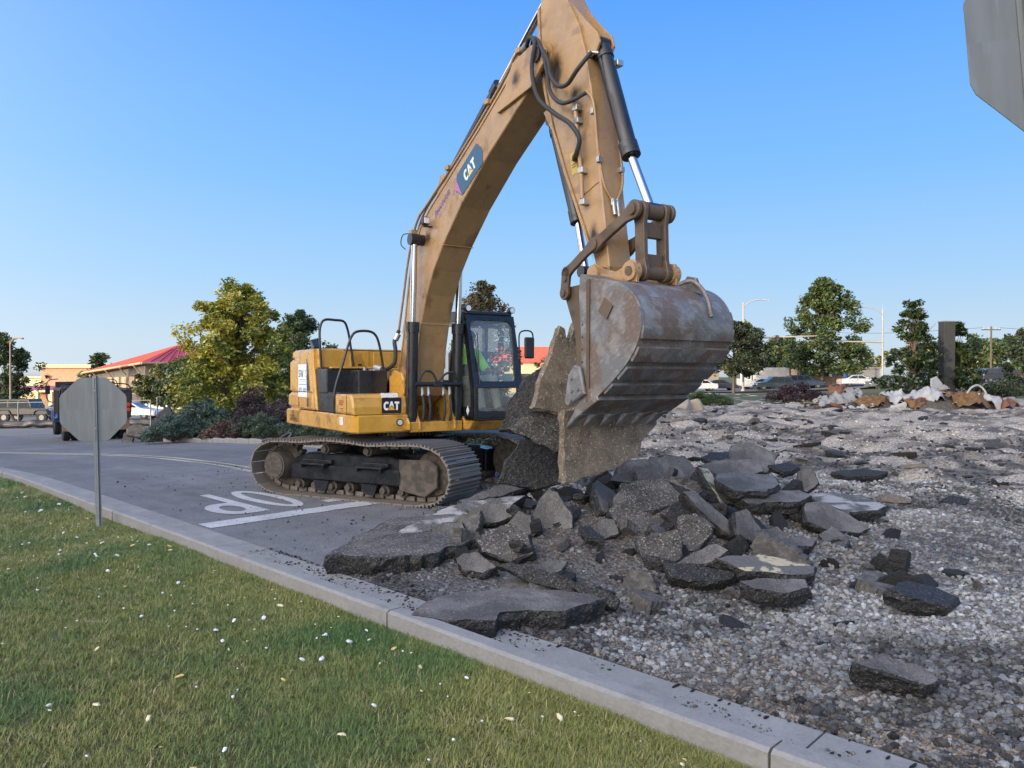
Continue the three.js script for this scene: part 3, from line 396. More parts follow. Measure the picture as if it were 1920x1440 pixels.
// cab
{
  const r0 = -.5, r1 = -1.42, zc = (r0 + r1) / 2, out = [[-.42, 1.22], [1.62, 1.22], [1.6, 1.7], [1.34, 2.84], [1.26, 2.93], [-.36, 2.93], [-.42, 2.86]];
  const holes = [[[-.32, 1.7], [.42, 1.7], [.42, 2.8], [-.32, 2.8]], [[.52, 1.42], [1.5, 1.42], [1.49, 1.72], [1.24, 2.8], [.52, 2.8]]];
  const side = (z, name) => { const g = holed(out, holes, .05); g.translate(0, 0, z); return g; };
  const C = E('cab', [side(r0 - .025), side(r1 + .025), BX(2.04, .06, .92, .6, 1.235, zc, .01), BX(1.72, .07, .9, .46, 2.93, zc, .03), (() => { const g = holed([[-.46, 0], [.46, 0], [.46, 1.65], [-.46, 1.65]], [[[-.39, .5], [.39, .5], [.39, 1.56], [-.39, 1.56]]], .05); g.rotateY(PI / 2); g.translate(-.4, 1.25, zc); return g; })()], M.black);
  // front frame, leaning back
  const hgt = Math.hypot(.28, 1.28), lean = Math.atan2(.27, 1.14);
  const rr = (x0, y0, x1, y1, r) => [...ell(x1 - r, y1 - r, r, r, 0, PI / 2, 6), ...ell(x0 + r, y1 - r, r, r, PI / 2, PI, 6), ...ell(x0 + r, y0 + r, r * .5, r * .5, PI, 1.5 * PI, 4), ...ell(x1 - r, y0 + r, r * .5, r * .5, 1.5 * PI, 2 * PI, 4)];
  const fr = holed([[-.46, 0], [.46, 0], [.46, 1.2], [-.46, 1.2]], [rr(-.4, .04, .4, 1.12, .12)], .06); const put = (g) => { g.rotateY(PI / 2); g.rotateZ(lean); g.translate(1.59, 1.72, zc); return g; };
  part('front_frame', [put(fr), BX(.06, .1, .92, 1.6, 1.29, zc, .01), BX(.06, .5, .07, 1.6, 1.48, r0 - .035), BX(.06, .5, .07, 1.6, 1.48, r1 + .035), BX(.04, .02, .92, 1.6, 1.73, zc, .006)], M.black, C);
  const pane = (g, l) => part('window_pane', g, M.glass, C, l);
  { const g = new THREE.PlaneGeometry(.82, 1.06); g.translate(0, .61, 0); pane(put(g), 'upper windscreen'); } { const g = new THREE.PlaneGeometry(.8, .38); g.rotateY(PI / 2); g.translate(1.6, 1.54, zc); pane(g); }
  for (const z of [r0 - .02, r1 + .02]) { const g = new THREE.ShapeGeometry(new THREE.Shape(holes[0].map(([x, y]) => new THREE.Vector2(x, y)))); g.translate(0, 0, z); pane(g); const h = new THREE.ShapeGeometry(new THREE.Shape(holes[1].map(([x, y]) => new THREE.Vector2(x, y)))); h.translate(0, 0, z); pane(h); }
  part('roof_hatch', BX(.7, .03, .6, .3, 2.98, zc, .012), M.black, C);
  for (const z of [r0 - .06, r1 + .02]) { const l = part('cab_lamp', CYL(.055, .055, V(1.26, 3.0, z), V(1.34, 3.0, z), 18), M.black, C); part('lamp_lens', CYL(.045, .045, V(1.335, 3.0, z), V(1.345, 3.0, z), 18), M.lens, l); }
  part('wiper', [CYL(.008, .008, V(1.62, 1.78, -.6), V(1.44, 2.5, -.62), 6), CYL(.01, .01, V(1.47, 2.6, -.64), V(1.6, 2.0, -.6), 6)], M.black, C);
  part('door_handle', BX(.05, .22, .05, 1.2, 1.9, r0 + .01), M.black, C);
  part('warning_diamond', xf(BOX(.09, .09, .004, 0, 0, 0).rotateZ(PI / 4).scale(.7, 1.25, 1), new THREE.Matrix4().makeTranslation(1.42, 1.36, r0 + .004)), M.decalWhite || (M.decalWhite = mat([.7, .72, .72], { roughness: .5 })), C);
  // seat, consoles, levers
  part('seat', [BX(.5, .14, .5, .68, 1.62, zc, .05), BX(.14, .7, .46, .38, 1.98, zc, .05), BX(.3, .34, .34, .68, 1.4, zc, .02)], M.rubber, C);
  for (const z of [zc + .33, zc - .33]) { part('console', BX(.5, .12, .13, .62, 1.78, z, .03), M.black, C); part('joystick', [CYL(.018, .014, V(.84, 1.82, z), V(.87, 2.0, z), 10), BX(.05, .1, .05, .875, 2.04, z, .02)], M.black, C); }
  part('travel_lever', [CYL(.012, .012, V(1.2, 1.26, zc + .1), V(1.25, 2.0, zc + .12), 8), CYL(.012, .012, V(1.2, 1.26, zc - .1), V(1.25, 2.0, zc - .12), 8), BX(.18, .03, .34, 1.22, 1.36, zc, .01)], M.black, C);
  part('monitor', BX(.05, .2, .26, 1.22, 2.0, r0 - .16, .015), M.black, C);
  E('cab_skirt', [poly([[.35, 1.05], [1.45, 1.05], [1.62, 1.2], [.35, 1.2]], .93, .012, -1.42), BX(.5, .16, .1, .95, 1.13, -.46, .01)], M.yellow);
  // mirror on a stay
  const mr = E('cab_mirror', [TUBE([[1.5, 1.6, -1.46], [1.44, 2.1, -1.49], [1.38, 2.62, -1.52], [1.38, 2.66, -1.58], [1.38, 2.66, -1.74], [1.38, 2.62, -1.78], [1.38, 2.35, -1.79]], .013, 50, 7), BX(.06, .36, .19, 1.4, 2.38, -1.7, .03)], M.black);
  part('mirror_glass', BOX(.004, .3, .14, 1.366, 2.38, -1.7), M.chrome, mr);
  E('grab_rail', TUBE([[.95, 1.4, -.46], [.95, 1.9, -.44], [1.0, 2.3, -.44], [.98, 2.5, -.46]], .016, 20, 7), M.black);
}
// decals: flat print a hair off the paint
function decal(name, w, h, t, m4, label, soft) { const g = new THREE.PlaneGeometry(w, h); g.applyMatrix4(m4); const o = E(name, g, new THREE.MeshStandardMaterial({ map: t, roughness: .5, transparent: true, alphaTest: soft ? 0 : .4 }), label); return o; }
const basis = (o, x, y) => { const z = V().crossVectors(x, y).normalize(), yy = V().crossVectors(z, x).normalize(); return new THREE.Matrix4().makeBasis(x.clone().normalize(), yy, z).setPosition(o); };
const catLogo = (c, x, y, s, fill, tri) => { c.save(); c.translate(x, y); c.scale(s * .82, s); c.font = 'bold 100px sans-serif'; c.textAlign = 'center'; c.textBaseline = 'alphabetic'; c.fillStyle = fill; c.lineWidth = 7; c.strokeStyle = fill; for (const [ch, dx] of [['C', -68], ['A', 0], ['T', 66]]) { c.strokeText(ch, dx, 0); c.fillText(ch, dx, 0); } c.fillStyle = tri.edge; c.beginPath(); c.moveTo(-56, 6); c.lineTo(0, -42); c.lineTo(56, 6); c.fill(); c.fillStyle = tri.fill; c.beginPath(); c.moveTo(-46, 3); c.lineTo(0, -34); c.lineTo(46, 3); c.fill(); c.restore(); };
decal('logo_sticker', .33, .25, canvasTex(512, 384, (c, w, h) => { c.fillStyle = '#17181b'; c.fillRect(6, 6, w - 12, h - 12); catLogo(c, w / 2, 292, 2.55, '#eeeae2', { edge: '#17181b', fill: '#f0a020' }); c.fillStyle = '#c88a2a'; for (let i = 0; i < 60; i++) c.fillRect(hash(i, 1, 1) * w, hash(i, 2, 1) > .5 ? hash(i, 3, 1) * 14 : h - hash(i, 3, 1) * 14, 4 + hash(i, 4, 1) * 18, 3 + hash(i, 5, 1) * 8); }), basis(V(1.246, 1.46, .74), V(0, 0, -1), V(0, 1, 0)), 'black maker logo sticker, scuffed at the edges');
decal('torn_label', .3, .1, canvasTex(256, 96, (c, w, h) => { c.fillStyle = '#ded9cf'; c.beginPath(); c.moveTo(8, 12); for (let i = 0; i <= 20; i++) c.lineTo(8 + i * 12, 6 + hash(i, 7, 2) * 14); for (let i = 20; i >= 0; i--) c.lineTo(8 + i * 12, 80 + hash(i, 8, 2) * 14); c.fill(); c.fillStyle = '#b9b2a6'; for (let i = 0; i < 30; i++) c.fillRect(20 + hash(i, 9, 2) * 200, 20 + hash(i, 10, 2) * 55, 14, 4); }), basis(V(1.205, 1.615, .76), V(0, 0, -1), V(-.45, 1, 0)));
decal('unit_number', .22, .13, canvasTex(256, 160, (c) => { c.fillStyle = '#a32a1e'; c.font = 'bold 128px serif'; c.textAlign = 'center'; c.fillText('E65', 128, 124); }), basis(V(.78, 1.5, 1.368), V(1, 0, 0), V(0, 1, 0)), 'red unit number');
decal('company_sign', .46, .56, canvasTex(384, 480, (c, w, h) => { c.fillStyle = '#dde6ee'; c.fillRect(0, 0, w, h); c.font = 'bold 150px sans-serif'; c.fillStyle = '#23262b'; c.fillText('SW', 14, 190); c.fillStyle = '#b9c0c6'; c.fillText('Z', 276, 190); c.fillStyle = '#a9b6c2'; c.fillRect(20, 220, 340, 14); c.fillRect(20, 250, 340, 8); c.fillStyle = '#7d8894'; c.fillRect(24, 290, 330, 12); c.fillStyle = '#3f464d'; c.font = 'bold 78px sans-serif'; c.fillText('479 · 659', 22, 400); }), basis(V(-1.02, 1.83, 1.373), V(1, 0, 0), V(0, 1, 0)), 'pale company sign on the side door');
decal('small_label', .14, .12, canvasTex(96, 80, (c, w, h) => { c.fillStyle = '#dfe3ea'; c.fillRect(0, 0, w, h); c.fillStyle = '#9aa4b4'; for (let i = 0; i < 5; i++) c.fillRect(8, 10 + i * 13, 50 + hash(i, 1, 3) * 30, 6); }), basis(V(.78, 1.22, 1.364), V(1, 0, 0), V(0, 1, 0)));
decal('warning_label', .2, .2, canvasTex(128, 128, (c) => { c.fillStyle = '#2b2430'; c.fillRect(6, 14, 40, 96); c.strokeStyle = '#9a4a3a'; c.lineWidth = 4; for (let i = 0; i < 4; i++) { c.strokeRect(58, 10 + i * 28, 60, 18); } }), basis(V(-.7, 1.46, 1.373), V(1, 0, 0), V(0, 1, 0)));
{
  const x = V(2.95 - 2.0, 5.0 - 4.45, 0).normalize(), y = V(-x.y, x.x, 0);
  decal('logo_sticker', .86, .38, canvasTex(1024, 452, (c, w, h) => { c.fillStyle = '#21506f'; c.beginPath(); c.moveTo(190, 14); c.lineTo(w - 130, 14); c.quadraticCurveTo(w - 96, 14, w - 82, 44); c.lineTo(w - 14, 200); c.lineTo(w - 14, 240); c.lineTo(w - 100, h - 14); c.lineTo(150, h - 14); c.lineTo(20, 250); c.lineTo(20, 210); c.closePath(); c.fill(); c.fillStyle = '#b35a93'; c.beginPath(); c.moveTo(20, 210); c.lineTo(120, 40); c.lineTo(150, h - 14 - 20); c.lineTo(110, h - 90); c.closePath(); c.fill(); catLogo(c, w / 2 + 40, 318, 2.5, '#cfd9e2', { edge: '#21506f', fill: '#e0b64a' }); }), basis(V(2.74, 4.76, .2575), x, y), 'blue maker logo sticker with a pink corner');
  decal('script_lettering', .62, .26, canvasTex(640, 268, (c) => { c.fillStyle = '#6c4f8e'; c.font = 'italic bold 118px serif'; c.transform(1, -.05, -.25, 1, 40, 20); c.fillText('Precision', 20, 130); c.globalAlpha = .8; c.font = 'italic 44px serif'; c.fillStyle = '#8a7aa6'; c.fillText('Site  &  Concrete', 130, 190); c.fillRect(120, 206, 330, 5); }), basis(V(1.98, 4.42, .2575), x, y), 'faded purple script lettering');
  decal('warning_label', .11, .26, canvasTex(96, 224, (c) => { c.fillStyle = '#b59a33'; c.fillRect(0, 0, 96, 224); c.fillStyle = '#4a3f18'; c.beginPath(); c.moveTo(48, 20); c.lineTo(84, 84); c.lineTo(12, 84); c.fill(); c.fillRect(14, 120, 68, 12); c.fillRect(14, 146, 68, 12); }), basis(V(5.0, 4.36, .168), V(.98, .2, 0), V(-.2, .98, 0)));
}
// grease and old oil on boom and arm
const greaseTex = (seed, c0, dens) => canvasTex(256, 256, (c) => { for (let i = 0; i < 220; i++) { const a = hash(i, 1, seed) * 6.28, r = Math.pow(hash(i, 2, seed), .8) * 92, x = 128 + Math.cos(a) * r * .8, y = 128 + Math.sin(a) * r, q = 4 + hash(i, 3, seed) * 22 * (1 - r / 130); c.globalAlpha = dens * (.3 + hash(i, 4, seed) * .7) * (1 - r / 105); c.fillStyle = c0; c.beginPath(); c.ellipse(x, y, q, q * (1 + hash(i, 5, seed) * 1.6), 0, 0, 6.3); c.fill(); } });
for (const [s, y, r, w, h, c, d, q] of [[4.66, 5.52, .1675, .5, .75, '#1d1714', .22, 1], [5.02, 5.12, .1675, .45, .4, '#241a18', .14, 2], [5.36, 3.42, .1675, .34, .6, '#1b1512', .2, 3], [5.1, 4.95, .1675, .4, .5, '#3a2a1e', .1, 4], [1.5, 4.02, .2568, .5, .42, '#4a3018', .14, 5], [3.98, 5.62, .2968, .5, .4, '#221a16', .1, 6], [.75, 2.1, .2568, .4, .6, '#3c2814', .08, 7]]) decal('grease_stain', w, h, greaseTex(q, c, d), basis(V(s, y, r), V(1, 0, 0), V(0, 1, 0)), null, true);
// undercarriage
{
  const turn = .499, cb = part('carbody', [BX(1.5, .42, 1.3, 0, .68, 0, .05), BX(2.2, .3, .34, 0, .5, .75), BX(2.2, .3, .34, 0, .5, -.75), BX(.34, .3, 1.9, .85, .55, 0), BX(.34, .3, 1.9, -.85, .55, 0)], M.black, EX); cb.rotation.y = turn;
  // track path in (a, y)
  const path = [[-1.42, .05], [-.7, .028], [0, .028], [.8, .028], [1.5, .045], [1.8, .13], [1.97, .32], [1.98, .55], [1.84, .77], [1.56, .88], [1.0, .885], [.55, .865], [.1, .9], [-.35, .905], [-.8, .865], [-1.2, .86], [-1.5, .83], [-1.76, .68], [-1.84, .45], [-1.74, .2]];
  const crv = new THREE.CatmullRomCurve3(path.map(([a, y]) => V(a, y, 0)), true, 'centripetal'), NS = 44, pit = crv.getLength() / NS;
  const shoeG = merge([BOX(pit * .93, .022, .86, 0, 0, 0), ...[-.34, 0, .34].map((k) => boxUV(poly([[k * pit - .014, .01], [k * pit + .014, .01], [k * pit + .007, .04], [k * pit - .007, .04]], .86, 0))), BOX(.03, .012, .3, .028, .017, 0)]), linkG = merge([BX(pit * .8, .07, .035, 0, -.045, .09, .01), BX(pit * .8, .07, .035, 0, -.045, -.09, .01)]);
  const shoe2 = merge([shoeG, linkG]);
  for (const s of [1, -1]) {
    const zc = s * 1.17, F = part('track', [poly([[-1.1, .24], [1.1, .24], [1.1, .62], [.75, .68], [-.85, .68], [-1.15, .58]], .34, .02), poly([[-1.15, .26], [1.05, .26], [1.05, .5], [-1.15, .5]], .5, .02), BX(.6, .06, .52, -.6, .56, 0), BX(.5, .06, .52, .55, .56, 0)], M.black, EX); F.rotation.y = turn; F.position.set(Math.sin(turn) * zc, 0, Math.cos(turn) * zc);
    for (let k = 0; k < NS; k++) { const u = k / NS, p = crv.getPointAt(u), tn = crv.getTangentAt(u), o = shade(new THREE.Mesh(shoe2, M.shoe)); o.name = 'track_shoe'; o.position.set(p.x, p.y, 0); o.rotation.z = Math.atan2(tn.y, tn.x) + PI; F.add(o); }
    for (let k = 0; k < 7; k++) part('bottom_roller', [CYL(.085, .085, V(-1.02 + k * .34, .17, -.17), V(-1.02 + k * .34, .17, .17), 16), CYL(.05, .05, V(-1.02 + k * .34, .17, -.24), V(-1.02 + k * .34, .17, .24), 12)], M.mud, F);
    for (const a of [-.42, .42]) part('carrier_roller', [CYL(.075, .075, V(a, .76, -.2), V(a, .76, .25), 16), CYL(.05, .05, V(a, .76, .25), V(a, .76, .3), 14)], M.mud, F);
    for (const a of [-.5, .45]) part('track_guard', [poly([[a - .16, .26], [a + .16, .26], [a + .1, .1], [a - .1, .1]], .04, .006, s * .23)], M.black, F);
    part('sprocket', [CYL(.36, .36, V(-1.44, .45, -.07), V(-1.44, .45, .07), 24), ...Array.from({ length: 21 }, (_, i) => { const g = BOX(.07, .05, .12, .385, 0, 0); g.rotateZ(i / 21 * 2 * PI); g.translate(-1.44, .45, 0); return g; }), CYL(.24, .22, V(-1.44, .45, s * .07), V(-1.44, .45, s * .32), 28), CYL(.19, .19, V(-1.44, .45, s * .32), V(-1.44, .45, s * .335), 28)], M.mud, F);
    part('idler', [CYL(.36, .36, V(1.54, .45, -.06), V(1.54, .45, .06), 28), CYL(.3, .3, V(1.54, .45, -.12), V(1.54, .45, .12), 24)], M.mud, F);
    part('idler_guard', [poly([[1.0, .2], [1.46, .13], [1.68, .28], [1.68, .6], [1.54, .68], [1.0, .66]], .05, .012, s > 0 ? .2 : -.25)], M.mud, F);
    part('frame_step', [BX(.5, .03, .1, -.62, .52, s * .3, .008), BX(.02, .08, .1, -.84, .49, s * .3), BX(.02, .08, .1, -.4, .49, s * .3)], M.black, F); part('frame_step', [BX(.5, .03, .1, .5, .52, s * .3, .008), BX(.02, .08, .1, .28, .49, s * .3), BX(.02, .08, .1, .72, .49, s * .3)], M.black, F);
  }
}
// ---------- trees and shrubs ----------
M.leaf = phys([1, 1, 1], { vertexColors: true, roughness: .6, transmission: .3, side: THREE.DoubleSide });
M.leafGloss = phys([1, 1, 1], { vertexColors: true, roughness: .35, transmission: .12, side: THREE.DoubleSide });
M.bark = mat([.11, .085, .065], { map: tGrime, bumpMap: tGrimeR, bumpScale: .02, roughness: .95 });
function foliage(R, clumps, size, cols, leafAsp = .55) {       // clumps: [x, y, z, radius, leaves, tone]
  let n = 0; for (const c of clumps) n += c[4];
  const p = new Float32Array(n * 12), co = new Float32Array(n * 12), ix = new Uint32Array(n * 6); let o = 0;
  const u = V(), v = V(), nn = V(), c0 = V();
  for (const [cx, cy, cz, r, m, tone] of clumps) for (let i = 0; i < m; i++) {
    const a = R() * 6.283, b = Math.acos(2 * R() - 1), q = r * Math.cbrt(R()) * (.75 + .5 * R());
    c0.set(cx + q * Math.sin(b) * Math.cos(a), cy + q * Math.cos(b) * .8, cz + q * Math.sin(b) * Math.sin(a));
    nn.set(R() - .5, R() * .9 + .05, R() - .5).normalize(); u.set(R() - .5, R() - .7, R() - .5).cross(nn).normalize(); v.crossVectors(nn, u);
    const s = size * (.6 + R() * .8), L = s, W = s * leafAsp;
    const pts = [c0.clone().addScaledVector(v, -L * .5), c0.clone().addScaledVector(u, W * .5).addScaledVector(nn, W * .12), c0.clone().addScaledVector(v, L * .5), c0.clone().addScaledVector(u, -W * .5).addScaledVector(nn, W * .12)];
    const k = clamp(tone + (R() - .5) * .5, 0, .999) * (cols.length - 1), ki = Math.floor(k), kf = k - ki, A = cols[ki], B = cols[Math.min(cols.length - 1, ki + 1)], br = .75 + R() * .5;
    for (let j = 0; j < 4; j++) { pts[j].toArray(p, o * 12 + j * 3); for (let h = 0; h < 3; h++) co[o * 12 + j * 3 + h] = (A[h] + (B[h] - A[h]) * kf) * br; }
    ix.set([o * 4, o * 4 + 1, o * 4 + 2, o * 4, o * 4 + 2, o * 4 + 3], o * 6); o++;
  }
  const g = new THREE.BufferGeometry(); g.setAttribute('position', new THREE.BufferAttribute(p, 3)); g.setAttribute('color', new THREE.BufferAttribute(co, 3)); g.setIndex(new THREE.BufferAttribute(ix, 1)); g.computeVertexNormals(); return g;
}
function limb(a, b, r0, r1, R, bend = .12) { const d = V().subVectors(b, a), l = d.length(), m = a.clone().lerp(b, .5).add(V((R() - .5) * l * bend, (R()) * l * bend * .6, (R() - .5) * l * bend)); const c = new THREE.QuadraticBezierCurve3(a, m, b), n = 6, g = new THREE.TubeGeometry(c, n, 1, 7), p = g.attributes.position; for (let i = 0; i <= n; i++) { const q = c.getPointAt(i / n), r = lerp(r0, r1, i / n); for (let j = 0; j <= 7; j++) { const k = i * 8 + j; p.setXYZ(k, q.x + (p.getX(k) - q.x) * r, q.y + (p.getY(k) - q.y) * r, q.z + (p.getZ(k) - q.z) * r); } } return g; }
// shape(y01, angle) -> radius share; the crown is filled with clumps that leave gaps
function tree(name, label, x, z, o) {
  const R = rng(o.seed), y0 = o.y ?? H(x, z), T = thing(name, label, 'tree', [x, y0, z], 0, o.group);
  const { h, base, rad } = o, n = o.clumps ?? 70, cl = [], limbs = [], ch = h - base;
  const prof = o.prof || ((t) => Math.pow(Math.sin(PI * Math.pow(clamp(t * .94 + .06, 0, 1), .8)), .65));
  limbs.push(limb(V(0, -.1, 0), V((R() - .5) * .2, base + ch * .45, (R() - .5) * .2), o.trunk ?? h * .022, h * .011, R, .04), limb(V(0, base + ch * .42, 0), V((R() - .5) * rad * .3, base + ch * .88, (R() - .5) * rad * .3), h * .012, h * .003, R));
  for (let i = 0; i < n; i++) {
    const t = Math.pow(R(), o.bias ?? 1), a = R() * 6.283, lobes = 1 + .2 * Math.sin(a * 3 + o.seed) + .14 * Math.sin(a * 5 + t * 9), rr = rad * prof(t) * lobes * (R() < .3 ? R() : .62 + R() * .4), y = base + ch * t;
    const s = (o.cs ?? .16) * h * (.55 + R() * .6) * (1 - t * .3), c = V(Math.cos(a) * rr, y + (R() - .5) * ch * .06, Math.sin(a) * rr);
    cl.push([c.x, c.y, c.z, s, Math.round((o.leaves ?? 110) * (.6 + R() * .8)), clamp(R() * .9 + (o.toneUp ?? 0) * t, 0, 1)]);
    if (i % 2 === 0) limbs.push(limb(V(0, base + ch * Math.max(.02, t * .75 - .1), 0), c, h * .008 * (1.2 - t), h * .0018, R, .2));
  }
  part('trunk', limbs, M.bark, T); part('crown', foliage(R, cl, o.leaf, o.cols, o.asp), o.gloss ? M.leafGloss : M.leaf, T); return T;
}
const GY = [[.13, .18, .028], [.26, .28, .036], [.48, .44, .05], [.54, .45, .065]], GD = [[.02, .036, .014], [.032, .052, .018], [.05, .07, .02]], GM = [[.04, .075, .02], [.06, .10, .025], [.105, .135, .03]], GL = [[.09, .12, .03], [.16, .17, .04], [.24, .21, .05]], GR = [[.09, .09, .03], [.15, .12, .04], [.24, .14, .07]];
const bell = (t) => Math.pow(Math.sin(PI * Math.pow(clamp(t * .9 + .08, 0, 1), .62)), .6), flat = (t) => Math.pow(Math.sin(PI * clamp(t * .8 + .18, 0, 1)), .5);
tree('maple_tree', 'large yellow-green tree behind the purple shrub, tallest left of the excavator', -12.1, -34, { seed: 11, h: 6.5, base: 1.0, rad: 2.4, clumps: 260, leaves: 130, leaf: .19, cols: GY, prof: bell, cs: .085, toneUp: .15 });
tree('dark_tree', 'dark green round tree right behind the yellow-green one', -13.2, -48, { seed: 12, h: 6.8, base: .9, rad: 2.5, clumps: 120, leaves: 110, leaf: .22, cols: GM, cs: .09 });
tree('dark_tree', 'dark green tree between the red-roofed building and the yellow-green tree', -20.3, -48, { seed: 22, h: 4.3, base: 1.4, rad: 1.9, clumps: 90, leaves: 110, leaf: .22, cols: GM, cs: .1 });
tree('round_tree', 'low bushy tree in front of the red-roofed building', -23.5, -52, { seed: 13, h: 4.1, base: 1.5, rad: 1.8, clumps: 90, leaves: 110, leaf: .22, cols: [[.08, .11, .025], [.13, .15, .03], [.2, .19, .04]], cs: .1 });
tree('leafy_tree', 'green tree at the left edge beside the lamp post', -50, -76, { seed: 14, h: 8.0, base: .8, rad: 3.1, clumps: 110, leaves: 110, leaf: .3, cols: GM, prof: bell, cs: .09 });
tree('leafy_tree', 'olive tree rising behind the excavator cab', -1.75, -45, { seed: 15, h: 7.4, base: 1.0, rad: 1.95, clumps: 130, leaves: 100, leaf: .2, cols: GR, cs: .08 });
tree('street_tree', 'low dark spreading tree just right of the bucket', 26.5, -92, { seed: 16, h: 8.2, base: 2.2, rad: 4.4, clumps: 110, leaves: 120, leaf: .42, cols: GD, prof: flat, cs: .11 });
tree('street_tree', 'sunlit yellow-green tree behind the street light pole', 38, -126, { seed: 17, h: 10, base: 1.5, rad: 3.2, clumps: 70, leaves: 110, leaf: .5, cols: GL, cs: .11 });
tree('street_tree', 'sunlit tree behind the traffic signal', 46.5, -134, { seed: 18, h: 7.4, base: 1, rad: 4.0, clumps: 70, leaves: 110, leaf: .5, cols: GL, cs: .12 });
tree('street_tree', 'tall green tree standing alone before the parked cars', 40.3, -100, { seed: 19, h: 13.6, base: 2.0, rad: 4.6, clumps: 170, leaves: 130, leaf: .45, cols: GM, prof: bell, cs: .085, toneUp: .1 });
tree('street_tree', 'pale sunlit tree half hidden right of the tall green tree', 60, -134, { seed: 20, h: 7.0, base: .8, rad: 4.2, clumps: 60, leaves: 110, leaf: .5, cols: GL, cs: .12 });
tree('street_tree', 'dark tree half hidden left of the tall green tree', 41, -118, { seed: 26, h: 7.2, base: .8, rad: 3.4, clumps: 60, leaves: 110, leaf: .5, cols: GM, cs: .12 });
tree('magnolia_tree', 'dark open-branched tree left of the square column', 29.2, -56, { seed: 21, h: 7.3, base: .4, rad: 2.5, clumps: 120, leaves: 60, leaf: .3, cols: GD, prof: (t) => Math.max(.18, Math.pow(1 - t, .75)), bias: 1.2, gloss: true, cs: .065, asp: .5 });
tree('magnolia_tree', 'dark dense tree right of the square column', 33.4, -58, { seed: 23, h: 5.7, base: .3, rad: 2.2, clumps: 110, leaves: 80, leaf: .3, cols: GD, prof: bell, gloss: true, cs: .085, asp: .5 });
tree('dark_tree', 'dark spreading tree at the right edge', 48.2, -70, { seed: 24, h: 6.4, base: .8, rad: 3.6, clumps: 110, leaves: 110, leaf: .34, cols: GD, prof: flat, cs: .1 });
for (const [i, [x, z, h, l]] of [[104, -190, 9, 'hazy far tree left of the utility pole'], [116, -190, 10.5, 'hazy far tree behind the utility pole'], [128, -196, 9.5, 'hazy far tree right of the utility pole']].entries()) tree('hazy_tree', l, x, z, { seed: 40 + i, h, base: .5, rad: 8, clumps: 60, leaves: 90, leaf: .9, cols: GM, prof: flat, cs: .2 });
tree('hazy_tree', 'far tree between the tan store and the red-roofed building', -60, -112, { seed: 47, h: 7.2, base: .5, rad: 3, clumps: 40, leaves: 90, leaf: .6, cols: GM, cs: .18 });

function shrub(name, label, x, z, o) {
  const R = rng(o.seed), S = thing(name, label, 'shrub', [x, (o.y ?? H(x, z) + .1), z], 0, o.group), cl = [], st = [];
  for (let i = 0; i < o.n; i++) { const a = R() * 6.28, t = Math.sqrt(R()), r = o.rx * t, y = o.h * (1 - t * t * .75) * (.35 + R() * .65); const c = [Math.cos(a) * r, y, Math.sin(a) * r * (o.flat ?? 1)]; cl.push([...c, o.cs * (.6 + R() * .7), o.leaves, R()]); if (i % 4 === 0) st.push(limb(V(0, -.05, 0), V(...c), .012 + o.h * .008, .004, R, .3)); }
  part('foliage', foliage(R, cl, o.leaf, o.cols, o.asp ?? .4), o.m || M.leaf, S); part('stems', st, M.bark, S); return S;
}
const JT = [[.04, .08, .045], [.062, .115, .07], [.09, .15, .10]], JG = [[.035, .06, .028], [.05, .085, .035], [.08, .115, .05]], PU = [[.03, .014, .018], [.05, .022, .026], [.075, .036, .034]], BR = [[.09, .04, .025], [.14, .07, .04]];
shrub('juniper_shrub', 'spiky blue-green juniper left of the purple shrub', -11.4, -28.2, { seed: 51, rx: 1.25, h: 1.45, n: 150, cs: .2, leaves: 60, leaf: .15, asp: .22, cols: JT });
shrub('juniper_shrub', 'low blue-green juniper by the heap of broken asphalt', -11.9, -27.0, { seed: 52, rx: 1.0, h: .9, n: 90, cs: .18, leaves: 60, leaf: .14, asp: .22, cols: JT });
shrub('barberry_shrub', 'tall dark purple shrub in front of the yellow-green tree', -9.5, -28.4, { seed: 53, rx: .85, h: 1.9, n: 130, cs: .2, leaves: 60, leaf: .09, cols: PU });
shrub('barberry_shrub', 'wide dark purple shrub beside the counterweight', -7.9, -27.2, { seed: 54, rx: 1.25, h: 1.25, n: 150, cs: .2, leaves: 60, leaf: .09, cols: PU });
shrub('barberry_shrub', 'low reddish shrub in front of the junipers', -9.7, -26.4, { seed: 55, rx: .9, h: .6, n: 80, cs: .15, leaves: 50, leaf: .08, cols: BR });
shrub('barberry_shrub', 'dark shrub behind the cab windscreen', -1.0, -24.5, { seed: 56, rx: 1.6, h: 1.9, n: 160, cs: .22, leaves: 60, leaf: .12, cols: GD });
shrub('barberry_shrub', 'dark shrub right of the cab mirror', 1.6, -40, { seed: 57, rx: 1.2, h: 2.7, n: 110, cs: .3, leaves: 60, leaf: .17, cols: GM });
const rowNames = ['leftmost of the low green shrubs along the island kerb', 'second low green shrub from the left along the island kerb', 'third low green shrub from the left along the island kerb', 'fourth low green shrub from the left along the island kerb', 'fifth low green shrub from the left along the island kerb', 'sixth low green shrub from the left, left of the counterweight', 'low green shrub below the sign on the counterweight', 'low green shrub under the counterweight', 'low green shrub under the tool box', 'low green shrub behind the slew ring', 'low green shrub behind the far track'];
rowNames.forEach((l, i) => { const t = 26.4 - i * 1.5, [x, z] = wt(11.95 + hash(i, 1, 61) * .4, t); shrub('kerb_shrub', l, x, z, { seed: 60 + i, rx: .55 + hash(i, 2, 61) * .2, h: .62 + hash(i, 3, 61) * .25, n: 75, cs: .14, leaves: 60, leaf: .085, asp: .3, cols: JG, group: 'low shrubs along the island kerb' }); });
